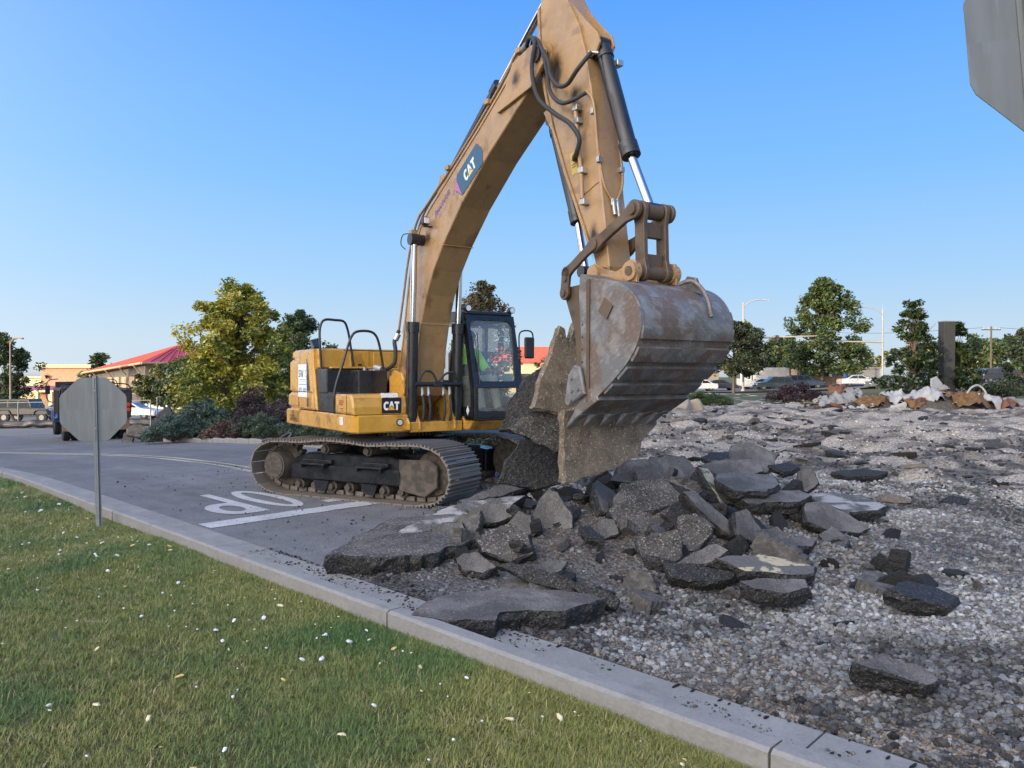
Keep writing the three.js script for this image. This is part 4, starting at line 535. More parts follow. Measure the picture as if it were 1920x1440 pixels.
shrub('ornamental_grass', 'clump of green grass by the pale boulder', 12.6, -50, { seed: 81, rx: 1.7, h: .8, n: 110, cs: .2, leaves: 40, leaf: .3, asp: .12, cols: GM, flat: .5 });
shrub('red_leaf_shrub', 'dark wine-red shrub left of the rubbish heap', 19.6, -53, { seed: 82, rx: 2.1, h: 1.35, n: 140, cs: .25, leaves: 50, leaf: .16, cols: PU, flat: .6 });
shrub('kerb_shrub', 'round green shrub behind the rubbish heap', 38.5, -60, { seed: 83, rx: 2.4, h: 1.6, n: 100, cs: .3, leaves: 60, leaf: .2, cols: GD, flat: .6 });
// grass verge and street on the far right, with its kerb
structure('grass_verge', sheet(60, 10, (u, v) => { const x = 6 + u * 110, z = -52 - u * 10 - v * (36 - u * 6); return [x, H(x, z) + .02 + .1 * Math.sin(v * PI), z]; }), mat([.085, .12, .035], { map: tSoil, roughness: 1 }), 'green verge between the torn lot and the street');
structure('street', sheet(60, 8, (u, v) => { const x = -20 + u * 190, z = -94 - v * 22 + x * .02; return [x, H(x, z) + .03, z]; }, () => [1, 1, 1]), M.asphalt, 'street with cars behind the torn lot');
// added unseen block behind the camera, sized to shade the whole site
{
  const B = thing('added_shade_block', 'added unseen pale block behind the viewer, put there to shade the site', 'building', [-50, 0, 15]);
  part('wall', BX(26, 18, 44, 0, 9, 0, .1), mat([.45, .42, .38], { map: tConc }), B); part('roof_edge', BX(26.6, .6, 44.6, 0, 18.2, 0, .05), M.conc, B);
  const wg = BOX(.06, 1.6, 1.5), wm = phys([.05, .06, .07], { roughness: .1 });
  for (let f = 0; f < 5; f++) for (let k = 0; k < 12; k++) { const o = shade(new THREE.Mesh(wg, wm)); o.name = 'window'; o.position.set(13.02, 2.2 + f * 3.4, -19.5 + k * 3.55); B.add(o); }
}
const SLABS = [
  ["large flat asphalt slab at the left end of the rubble, next to the drive", 1, 0.22, [-1.04, 0.23, -7.97], [0.0, 1.0, 0.06], [[-0.24, -0.71], [0.22, -0.61], [0.66, -0.08], [0.69, 0.51], [0.42, 1.0], [-0.31, 0.87], [-0.59, 0.06], [-0.73, -0.64]]],
  ["long slab with a chalky white top lying across the leftmost slab", 4, 0.14, [-0.56, 0.36, -8.63], [0.1, 0.94, 0.32], [[-0.71, -0.45], [0.09, -0.11], [0.55, 0.08], [0.86, 0.34], [0.59, 0.34], [0.12, 0.28], [-0.4, 0.02], [-0.88, -0.38]]],
  ["long thin slab propped against the front of the near track", 0, 0.13, [-0.03, 0.42, -10.24], [0.05, 0.84, 0.54], [[-0.62, -0.32], [0.02, -0.11], [0.7, 0.23], [0.69, 0.37], [-0.04, 0.1], [-0.67, -0.23]]],
  ["dark slab standing upright behind the pile, left of the hanging slab", 3, 0.12, [0.27, 0.78, -9.9], [0.12, 0.25, 0.96], [[-0.0, -0.32], [0.44, -0.26], [0.42, 0.18], [0.09, 0.32], [-0.15, 0.3], [-0.32, 0.05], [-0.46, -0.26]]],
  ["brown slab hanging below the bucket teeth", 2, 0.13, [1.2, 1.16, -8.85], [0.55, 0.04, 0.83], [[-0.76, -0.43], [-0.29, -0.38], [0.03, -0.3], [0.35, -0.17], [0.4, -0.02], [0.65, 0.17], [0.61, 0.4], [-0.11, 0.41], [-0.74, 0.36]]],
  ["tall brown slab gripped between bucket and thumb, reaching up to a point", 2, 0.14, [0.67, 2.2, -9.25], [0.42, 0.1, 0.9], [[0.11, -0.74], [0.25, -0.26], [0.35, 0.27], [0.3, 0.66], [0.13, 0.33], [-0.0, 0.03], [-0.02, 0.27], [-0.08, 0.31], [-0.17, 0.12], [-0.34, -0.26], [-0.5, -0.69]]],
  ["dark slab with a pale crumbling rim at the cab side of the bucket load", 3, 0.14, [0.3, 1.54, -9.45], [-0.1, 0.35, 0.93], [[-0.03, -0.41], [0.37, -0.36], [0.35, -0.11], [-0.0, -0.05], [0.11, 0.29], [0.13, 0.56], [-0.15, 0.37], [-0.34, 0.07], [-0.44, -0.31]]],
  ["broken slab sagging under the bucket load", 1, 0.12, [0.35, 1.23, -9.15], [0.2, 0.1, 0.97], [[-0.14, -0.06], [0.15, -0.24], [0.31, -0.21], [0.31, 0.25], [-0.19, 0.22], [-0.44, 0.05]]],
  ["big rough grey block in the middle of the pile, pitted like concrete", 1, 0.32, [1.52, 0.42, -8.62], [0.1, 0.75, 0.65], [[-0.39, -0.25], [-0.05, -0.38], [0.3, -0.19], [0.5, 0.09], [0.34, 0.43], [-0.2, 0.38], [-0.46, -0.02]]],
  ["narrow slab leaning steeply to the right of the big rough block", 0, 0.13, [2.18, 0.42, -8.38], [0.35, 0.75, 0.56], [[-0.12, -0.09], [0.04, -0.34], [0.18, -0.23], [0.1, 0.03], [-0.03, 0.33], [-0.18, 0.32]]],
  ["leaning slab with a stripe of cream road paint on it", 5, 0.12, [2.49, 0.55, -9.41], [0.55, 0.7, 0.45], [[-0.13, -0.02], [-0.23, -0.29], [0.02, -0.25], [0.12, -0.01], [0.21, 0.27], [0.02, 0.32]]],
  ["upper of two flat slabs stacked in the middle right of the pile", 0, 0.14, [2.88, 0.62, -9.38], [0.05, 0.98, 0.2], [[-0.4, 0.02], [-0.34, -0.29], [0.03, -0.36], [0.36, -0.14], [0.47, 0.17], [0.17, 0.32], [-0.26, 0.32]]],
  ["lower of two flat slabs stacked in the middle right of the pile", 0, 0.14, [3.13, 0.48, -9.14], [-0.02, 0.98, 0.2], [[-0.36, -0.26], [0.24, -0.17], [0.43, 0.04], [0.34, 0.22], [-0.11, 0.18], [-0.53, 0.01]]],
  ["wide pale slab behind the stacked slabs", 0, 0.14, [3.16, 0.6, -10.86], [0.0, 0.9, 0.43], [[-0.28, -0.26], [0.09, -0.24], [0.38, -0.07], [0.41, 0.24], [-0.08, 0.27], [-0.52, 0.09]]],
  ["large tilted slab at the back of the pile, brownish grey", 0, 0.15, [3.99, 0.55, -12.88], [0.1, 0.72, 0.68], [[-0.15, -0.26], [0.19, -0.36], [0.56, 0.07], [0.08, 0.35], [-0.24, 0.27], [-0.43, -0.05]]],
  ["small upright slab at the right shoulder of the pile", 0, 0.13, [4.27, 0.42, -11.15], [-0.2, 0.6, 0.77], [[-0.13, -0.16], [-0.01, -0.22], [0.18, -0.06], [0.1, 0.16], [-0.02, 0.17], [-0.12, 0.11]]],
  ["flat slab with a chalky corner at the right end of the pile", 4, 0.13, [4.34, 0.3, -9.78], [0.0, 0.98, 0.2], [[-0.22, -0.37], [0.15, -0.28], [0.37, -0.15], [0.24, 0.19], [-0.04, 0.39], [-0.51, 0.27]]],
  ["large smooth slab sliding down the right end of the pile", 0, 0.14, [3.71, 0.26, -8.85], [0.22, 0.8, 0.55], [[-0.39, -0.0], [-0.17, -0.17], [0.18, -0.24], [0.41, -0.18], [0.24, 0.05], [-0.0, 0.3], [-0.25, 0.26]]],
  ["wedge of asphalt standing on edge below the stacked slabs", 0, 0.12, [2.53, 0.3, -8.11], [0.45, 0.6, 0.66], [[-0.28, -0.05], [0.02, -0.2], [0.18, -0.18], [0.14, 0.02], [0.08, 0.22], [-0.13, 0.2]]],
  ["gravel-faced wedge right of the big rough block", 1, 0.16, [1.89, 0.3, -7.93], [-0.1, 0.6, 0.8], [[-0.18, -0.2], [-0.02, -0.23], [0.17, -0.03], [0.19, 0.08], [0.02, 0.22], [-0.17, 0.17]]],
  ["long black slab at the foot of the pile", 3, 0.16, [1.7, 0.14, -6.9], [0.0, 0.8, 0.6], [[-0.27, -0.04], [0.04, -0.11], [0.27, -0.07], [0.31, 0.01], [-0.06, 0.1], [-0.3, 0.11]]],
  ["short slab resting on the long black slab", 0, 0.13, [1.76, 0.24, -7.1], [-0.2, 0.9, 0.4], [[-0.1, -0.16], [0.1, -0.07], [0.22, 0.12], [0.09, 0.2], [-0.09, 0.04], [-0.21, -0.13]]],
  ["long slab with cream paint on its end, right of the long black slab", 5, 0.13, [2.35, 0.2, -6.88], [0.03, 0.97, 0.25], [[-0.29, -0.06], [0.1, -0.17], [0.3, -0.15], [0.38, -0.02], [-0.02, 0.23], [-0.48, 0.19]]],
  ["flat slab lowest and nearest at the foot of the pile", 0, 0.15, [2.22, 0.16, -6.42], [0.0, 0.98, 0.2], [[-0.22, -0.08], [0.05, -0.14], [0.24, -0.05], [0.27, 0.09], [-0.04, 0.13], [-0.3, 0.07]]],
  ["small flat slab right of the wedge, half sunk in gravel", 0, 0.14, [2.96, 0.2, -7.91], [0.1, 0.95, 0.3], [[-0.19, -0.08], [0.09, -0.1], [0.22, 0.01], [0.07, 0.1], [-0.19, 0.07]]],
  ["large black slab lying flat beside the kerb, nearest the lawn", 0, 0.17, [-0.01, 0.14, -5.93], [0.02, 1.0, 0.02], [[-0.62, 0.06], [-0.34, -0.18], [-0.21, -0.09], [0.01, -0.2], [0.2, -0.38], [0.65, -0.4], [0.69, -0.26], [0.58, -0.02], [0.23, 0.34], [-0.17, 0.52], [-0.48, 0.47], [-0.7, 0.34]]],
  ["long black slab on edge behind the slab nearest the lawn", 3, 0.12, [0.3, 0.2, -6.46], [-0.25, 0.55, 0.8], [[-0.17, -0.03], [0.16, -0.09], [0.43, -0.08], [0.34, -0.03], [0.01, 0.05], [-0.35, 0.12], [-0.47, 0.07]]],
  ["black slab with a crumbled end right of the one on edge", 3, 0.12, [0.7, 0.12, -6.21], [-0.2, 0.6, 0.77], [[-0.07, -0.06], [0.13, -0.08], [0.18, 0.0], [-0.01, 0.07], [-0.23, 0.07]]],
  ["rounded pebbly chunk left of the pale grey block", 1, 0.25, [-0.08, 0.28, -7.53], [-0.1, 0.7, 0.7], [[-0.2, -0.11], [0.08, -0.23], [0.29, -0.12], [0.24, 0.11], [0.03, 0.21], [-0.15, 0.14], [-0.29, 0.02]]],
  ["pale grey pointed block standing in the left of the pile", 0, 0.2, [0.43, 0.42, -8.41], [-0.1, 0.5, 0.86], [[-0.16, -0.19], [0.01, -0.23], [0.25, -0.18], [0.22, 0.01], [0.06, 0.23], [-0.04, 0.27], [-0.15, 0.13], [-0.2, -0.04]]],
  ["flat chunk left of the pale grey pointed block", 0, 0.14, [-0.21, 0.38, -8.56], [-0.1, 0.75, 0.65], [[-0.18, -0.15], [0.08, -0.13], [0.28, -0.02], [0.2, 0.13], [-0.08, 0.14], [-0.3, 0.04]]],
  ["small dark slab leaning left of the pale grey pointed block", 3, 0.1, [0.12, 0.36, -8.48], [0.4, 0.6, 0.7], [[-0.03, -0.08], [0.07, -0.14], [0.12, -0.04], [-0.04, 0.14], [-0.13, 0.12]]],
  ["small rounded lump on the leftmost slab", 0, 0.12, [-0.69, 0.27, -8.18], [-0.1, 0.8, 0.6], [[-0.13, -0.1], [0.03, -0.09], [0.2, -0.01], [0.14, 0.11], [-0.07, 0.1], [-0.18, 0.0]]],
  ["small grey block between the pebbly chunk and the rough block", 0, 0.16, [0.97, 0.3, -8.09], [0.1, 0.6, 0.8], [[-0.14, -0.09], [-0.03, -0.13], [0.16, -0.06], [0.13, 0.11], [0.01, 0.12], [-0.13, 0.04]]],
  ["broken corner piece lying before the pebbly chunk", 0, 0.14, [-0.37, 0.16, -7.19], [-0.2, 0.84, 0.5], [[-0.07, -0.1], [0.15, -0.12], [0.26, -0.03], [-0.02, 0.13], [-0.14, 0.1], [-0.19, 0.02]]],
  ["flat shard in front of the pale grey pointed block", 0, 0.1, [0.35, 0.14, -7.12], [0.1, 0.91, 0.4], [[-0.12, -0.11], [0.08, -0.08], [0.19, 0.06], [0.03, 0.1], [-0.17, 0.03]]],
  ["broad grey slab right of the hanging slab", 0, 0.2, [1.96, 0.58, -10.38], [0.3, 0.6, 0.74], [[-0.35, -0.12], [0.33, -0.29], [0.69, -0.04], [0.56, 0.27], [-0.42, 0.25], [-0.74, -0.06]]],
  ["brown earthy slab under the broad grey slab", 2, 0.15, [2.03, 0.5, -9.41], [0.1, 0.6, 0.8], [[-0.08, -0.1], [0.15, -0.22], [0.2, 0.0], [-0.03, 0.17], [-0.23, 0.16]]],
  ["dark slab poking out at the top of the pile", 3, 0.1, [3.05, 0.72, -11.34], [0.1, 0.91, 0.4], [[-0.11, -0.18], [0.14, -0.1], [0.25, 0.14], [-0.01, 0.13], [-0.27, 0.01]]],
  ["black block under the stacked slabs", 3, 0.2, [3.37, 0.3, -9.01], [0.0, 0.3, 0.95], [[-0.11, -0.04], [-0.01, -0.12], [0.11, -0.04], [0.09, 0.09], [-0.08, 0.11]]],
  ["black slab with a grey top lying alone in the near gravel", 0, 0.15, [2.32, 0.14, -4.6], [0.1, 0.96, 0.25], [[-0.18, 0.05], [-0.04, -0.06], [0.06, -0.16], [0.2, -0.12], [0.17, 0.02], [0.0, 0.15], [-0.21, 0.14]]],
  ["dark low slab half buried right of the pile", 3, 0.14, [3.4, 0.12, -6.32], [0.1, 0.97, 0.2], [[-0.21, -0.03], [-0.0, -0.21], [0.23, -0.15], [0.22, 0.04], [0.05, 0.22], [-0.28, 0.15]]],
  ["small black block alone in the gravel right of the pile", 3, 0.14, [6.39, 0.12, -11.06], [0.0, 0.86, 0.51], [[-0.16, -0.12], [0.14, -0.07], [0.22, 0.05], [-0.0, 0.12], [-0.2, 0.02]]],
  ["flat dark slab behind the pile, half buried", 3, 0.12, [6.56, 0.1, -14.39], [0.0, 0.95, 0.3], [[-0.34, -0.18], [0.27, -0.13], [0.51, 0.06], [0.12, 0.2], [-0.55, 0.06]]],
  ["thin slab lying behind the stacked slabs", 3, 0.1, [4.25, 0.5, -11.95], [0.0, 0.95, 0.3], [[-0.09, -0.22], [0.22, -0.02], [0.13, 0.18], [-0.25, 0.06]]]
];
// ---------- rubble ----------
const tTar = tex(1024, (u, v) => { const a = fbm(u * 20, v * 20, 4, 20, 131), st = sst(.76, .84, vn(u * 150, v * 150, 150, 132)) * (.5 + hash(Math.floor(u * 110), Math.floor(v * 110), 4)), st2 = sst(.8, .86, vn(u * 260, v * 260, 260, 133)); const k = .004 + a * .014 + st * .05 + st2 * .08; return [k, k * .98, k * .95]; }, { srgb: true, rep: .8 });
const tTarB = tex(512, (u, v) => { const st = sst(.7, .85, vn(u * 70, v * 70, 70, 132)); return clamp(fbm(u * 24, v * 24, 4, 24, 134) * .8 + st * .35, 0, 1); }, { rep: .9 });
const tBrown = tex(1024, (u, v) => { const a = fbm(u * 14, v * 14, 5, 14, 135), st = sst(.74, .84, vn(u * 90, v * 90, 90, 136)) * hash(Math.floor(u * 90), Math.floor(v * 90), 6), st2 = sst(.78, .86, vn(u * 240, v * 240, 240, 137)), hole = sst(.78, .86, vn(u * 130, v * 130, 130, 138)); const k = .13 + (a - .4) * .18 + st * .26 + st2 * .12 - hole * .08; return [k * 1.06, k * .86, k * .64]; }, { srgb: true, rep: .7 });
const tDust = tex(1024, (u, v) => { const a = fbm(u * 5, v * 5, 5, 5, 141), b = vn(u * 220, v * 220, 220, 142), c = sst(.5, .7, fbm(u * 9, v * 9, 4, 9, 143)), st = sst(.82, .88, vn(u * 150, v * 150, 150, 144)); const k = .085 + (a - .5) * .11 + (b - .5) * .045 + c * .04 + st * .08; return [k * 1.02, k * .965, k * .89]; }, { srgb: true, rep: .6 });
const tPeb = tex(1024, (u, v) => { const cells = (N, s) => { let best = 9, id = 0; const X = u * N, Y = v * N, x0 = Math.floor(X), y0 = Math.floor(Y); for (let a = -1; a <= 1; a++) for (let b = -1; b <= 1; b++) { const cx = ((x0 + a) % N + N) % N, cy = ((y0 + b) % N + N) % N, dx = x0 + a + hash(cx, cy, s) - X, dy = y0 + b + hash(cx, cy, s + 1) - Y, d = (dx * dx + dy * dy) / (.4 + hash(cx, cy, s + 2)); if (d < best) { best = d; id = hash(cx, cy, s + 3); } } return [best, id]; }; const [b1, i1] = cells(46, 17), [b2, i2] = cells(120, 27), g = fbm(u * 7, v * 7, 4, 7, 29); let k = .085 + (g - .5) * .12 + (i2 - .5) * .07 - sst(.1, .5, b2) * .03; if (i1 > .55) k += (i1 - .5) * .38 * (1 - sst(.05, .22, b1)); return [k * 1.02, k * .96, k * .87]; }, { srgb: true, rep: .9 });
const tChalk = tex(512, (u, v) => { const a = sst(.42, .66, fbm(u * 6, v * 9, 5, 0, 151)), b = vn(u * 160, v * 160, 160, 152); const k = lerp(.09, .30, a) + (b - .5) * .12; return [k, k * .985, k * .95]; }, { srgb: true, rep: .8 });
const tStripe = tex(512, (u, v) => { const p = sst(.72, .8, Math.sin((u + v * .3 + .1) * 6.283) * .5 + .5 + (fbm(u * 14, v * 14, 3, 14, 153) - .5) * .3), w = sst(.3, .5, fbm(u * 20, v * 20, 3, 20, 154)), b = vn(u * 200, v * 200, 200, 155); const k = .095 + (b - .5) * .06; return [lerp(k, .36, p * w), lerp(k * .97, .32, p * w), lerp(k * .92, .22, p * w)]; }, { srgb: true, rep: .9 });
M.tar = mat([1, 1, 1], { map: tTar, bumpMap: tTarB, bumpScale: .03, roughness: .75 });
M.slabTop = [mat([1, 1, 1], { map: tDust, bumpMap: tTarB, bumpScale: .012, roughness: .9 }), mat([1, 1, 1], { map: tPeb, bumpMap: tPeb, bumpScale: .03, roughness: .9 }), mat([1, 1, 1], { map: tBrown, bumpMap: tBrown, bumpScale: .02, roughness: .95 }), M.tar, mat([1, 1, 1], { map: tChalk, bumpMap: tTarB, bumpScale: .01, roughness: .9 }), mat([1, 1, 1], { map: tStripe, bumpMap: tTarB, bumpScale: .01, roughness: .85 })];
function slabGeo(out, th, seed, rough = 1) {      // ragged plate: face up along +z at z = 0
  const R = rng(seed), ring = [], n0 = out.length;
  for (let i = 0; i < n0; i++) { const a = out[i], b = out[(i + 1) % n0], l = Math.hypot(b[0] - a[0], b[1] - a[1]), n = Math.max(2, Math.round(l / .055)), nx = (b[1] - a[1]) / l, ny = -(b[0] - a[0]) / l; for (let k = 0; k < n; k++) { const t = k / n, j = ((fbm(i * 3.1 + t * l * 9, seed, 3, 0, 161) - .5) * .07 * Math.min(1, l * 2) + (R() - .5) * .012) * rough; ring.push([a[0] + (b[0] - a[0]) * t + nx * j, a[1] + (b[1] - a[1]) * t + ny * j]); } }
  const m = ring.length, cx = ring.reduce((s, p) => s + p[0], 0) / m, cy = ring.reduce((s, p) => s + p[1], 0) / m, LV = [0, -.012, -.32 * th, -.66 * th, -th], layers = LV.map((z, li) => ring.map(([x, y], i) => { const e = Math.hypot(x - cx, y - cy), o = [-.004, .002, .012, -.002, -.02][li] * rough + (li ? (hash(i >> 1, li, seed) - .5) * .035 * rough : 0); return [x + (x - cx) / e * o, y + (y - cy) / e * o, z + (li === 4 ? (hash(i, 9, seed) - .5) * .02 : li === 0 ? (fbm(x * 6, y * 6, 2, 0, seed) - .5) * .02 * rough : 0)]; }));
  const tris = THREE.ShapeUtils.triangulateShape(ring.map(([x, y]) => new THREE.Vector2(x, y)), []), pos = [];
  for (const [a, b, c] of tris) pos.push(...layers[0][a], ...layers[0][b], ...layers[0][c]);
  const nTop = pos.length / 3;
  for (let l = 0; l < 4; l++) for (let i = 0; i < m; i++) { const j = (i + 1) % m, A = layers[l][i], B = layers[l][j], C = layers[l + 1][i], D = layers[l + 1][j]; pos.push(...A, ...C, ...B, ...B, ...C, ...D); }
  for (const [a, b, c] of tris) pos.push(...layers[4][a], ...layers[4][c], ...layers[4][b]);
  let g = new THREE.BufferGeometry(); g.setAttribute('position', new THREE.Float32BufferAttribute(pos, 3)); g.computeVertexNormals(); g = boxUV(g);
  g.clearGroups(); g.addGroup(0, nTop, 0); g.addGroup(nTop, pos.length / 3 - nTop, 1); return g;
}
SLABS.forEach(([label, m, th, P, n, out], i) => {
  const N = V(...n).normalize(), X = V(0, 1, 0).cross(N).normalize(), Y = V().crossVectors(N, X), o = shade(new THREE.Mesh(slabGeo(out, th, 300 + i, m === 1 ? 1.25 : 1), [M.slabTop[m], m === 2 ? M.slabTop[2] : M.tar]));
  o.name = numbered('asphalt_slab'); o.quaternion.setFromRotationMatrix(new THREE.Matrix4().makeBasis(X, Y, N)); o.position.set(...P); scene.add(o); tag(o, label, 'slab', 'broken asphalt slabs of the rubble pile');
});
// middling pieces jammed between the big slabs
{
  const R = rng(263); for (let k = 0; k < 30; k++) { const x = -.2 + R() * 3.9, z = -7.0 - R() * 3.4 - x * .1, s = .13 + R() * .17, n = 5 + (k % 3), pts = Array.from({ length: n }, (_, i) => { const a = i / n * 6.283 + (R() - .5) * .5; return [Math.cos(a) * s * (.9 + R() * .5), Math.sin(a) * s * (.6 + R() * .4)]; }), m = [3, 0, 3, 1, 0][k % 5], o = shade(new THREE.Mesh(slabGeo(pts, .08 + R() * .06, 1200 + k), [M.slabTop[m], M.tar])); o.name = numbered('asphalt_piece'); o.position.set(x, fieldH(x, z) + .06 + R() * .12, z); o.rotation.set(-PI / 2 + (R() - .35) * 1.5, (R() - .5) * 1.4, R() * 6); scene.add(o); tag(o, 'middling asphalt piece jammed between the big slabs of the pile', 'asphalt piece', 'asphalt pieces jammed in the pile'); }
}
// rock shapes: dented icosahedra
function rockGeo(seed, det = 1, sq = [1, .6, .8]) { let g = new THREE.IcosahedronGeometry(1, det); g.deleteAttribute('uv'); g = mergeVertices(g); const p = g.attributes.position, R = rng(seed), v = V(), pl = Array.from({ length: 7 }, () => [V(R() - .5, R() - .5, R() - .5).normalize(), .55 + R() * .3]); for (let i = 0; i < p.count; i++) { v.fromBufferAttribute(p, i); v.multiplyScalar(.85 + hash(i, seed, 3) * .3); for (const [n, d] of pl) { const k = v.dot(n); if (k > d) v.addScaledVector(n, d - k); } p.setXYZ(i, v.x * sq[0], v.y * sq[1], v.z * sq[2]); } g = g.toNonIndexed(); g.computeVertexNormals(); return boxUV(g); }
// loose pieces scattered over the lot, each its own
{
  const R = rng(77), G = Array.from({ length: 8 }, (_, i) => i % 2 ? rockGeo(400 + i, 1, [1.2, .5, .85]) : (() => { const q = rng(410 + i), g = slabGeo(Array.from({ length: 6 }, (_, k) => { const a = k / 6 * 6.283 + (q() - .5) * .6, r = .75 + q() * .45; return [Math.cos(a) * r * 1.2, Math.sin(a) * r * .85]; }), .7, 420 + i, 2.2); g.rotateX(-PI / 2); g.translate(0, .3, 0); g.clearGroups(); return g; })());
  let made = 0;
  for (let k = 0; k < 1600 && made < 300; k++) {
    const d = 5.5 + 40 * Math.pow(R(), 1.15), a = -.05 + R() * .64, x = Math.tan(a) * d, z = -d, w = toW(x, z); if (w < 4.9 || x < .2) continue;
    if (Math.abs(x - 2) < 2.4 && Math.abs(z + 8.6) < 3 && R() < .7) continue;
    if (fbm(x * .5, z * .5, 3, 0, 171) < .45) continue;
    const s = (.05 + Math.pow(R(), 2.2) * .2) * (.8 + d * .012), o = shade(new THREE.Mesh(G[made % 8], R() < .72 ? M.tar : M.slabTop[R() < .5 ? 0 : 2])); o.name = numbered('asphalt_chunk'); o.scale.set(s * (.8 + R() * .9), s * (.6 + R() * .5), s); o.rotation.set((R() - .5) * .5, R() * 6.28, (R() - .5) * .5); o.position.set(x, fieldH(x, z) + s * .12, z); scene.add(o);
    tag(o, 'small loose asphalt lump scattered on the torn lot', 'chunk', 'asphalt lumps scattered over the torn lot'); made++;
  }
  // lumps wedged in the pile
  for (let k = 0; k < 110; k++) { const x = -.6 + R() * 5.2, z = -6.3 - R() * 5.2 - Math.max(0, x) * .15, w = toW(x, z); if (w < 4.6) continue; const s = .06 + R() * R() * .24, o = shade(new THREE.Mesh(G[(k * 2) % 8], [M.tar, M.slabTop[0], M.tar, M.tar][k % 4])); o.name = numbered('rubble_lump'); o.scale.set(s * 1.2, s * 1.1, s); o.rotation.set(R() * 3, R() * 6.28, R() * 3); o.position.set(x, fieldH(x, z) + s * .2, z); scene.add(o); tag(o, 'lump of rubble wedged between the slabs of the pile', 'rubble', 'rubble lumps between the slabs'); }
}
solo('boulder', rockGeo(431, 2, [1, .75, .7]).scale(.85, .95, .8), mat([.34, .3, .26], { map: tConc, bumpMap: tConc, bumpScale: .03 }), 'pale grey boulder left of the clump of grass, beside the bucket', 'boulder', 'boulders at the edge of the lot', [9.3, .25, -43]);
solo('boulder', rockGeo(432, 2, [1, .7, .7]).scale(.7, .7, .7), mat([.36, .29, .22], { map: tConc, bumpMap: tConc, bumpScale: .03 }), 'tan boulder right of the pale grey one', 'boulder', 'boulders at the edge of the lot', [10.45, .15, -43.6]);
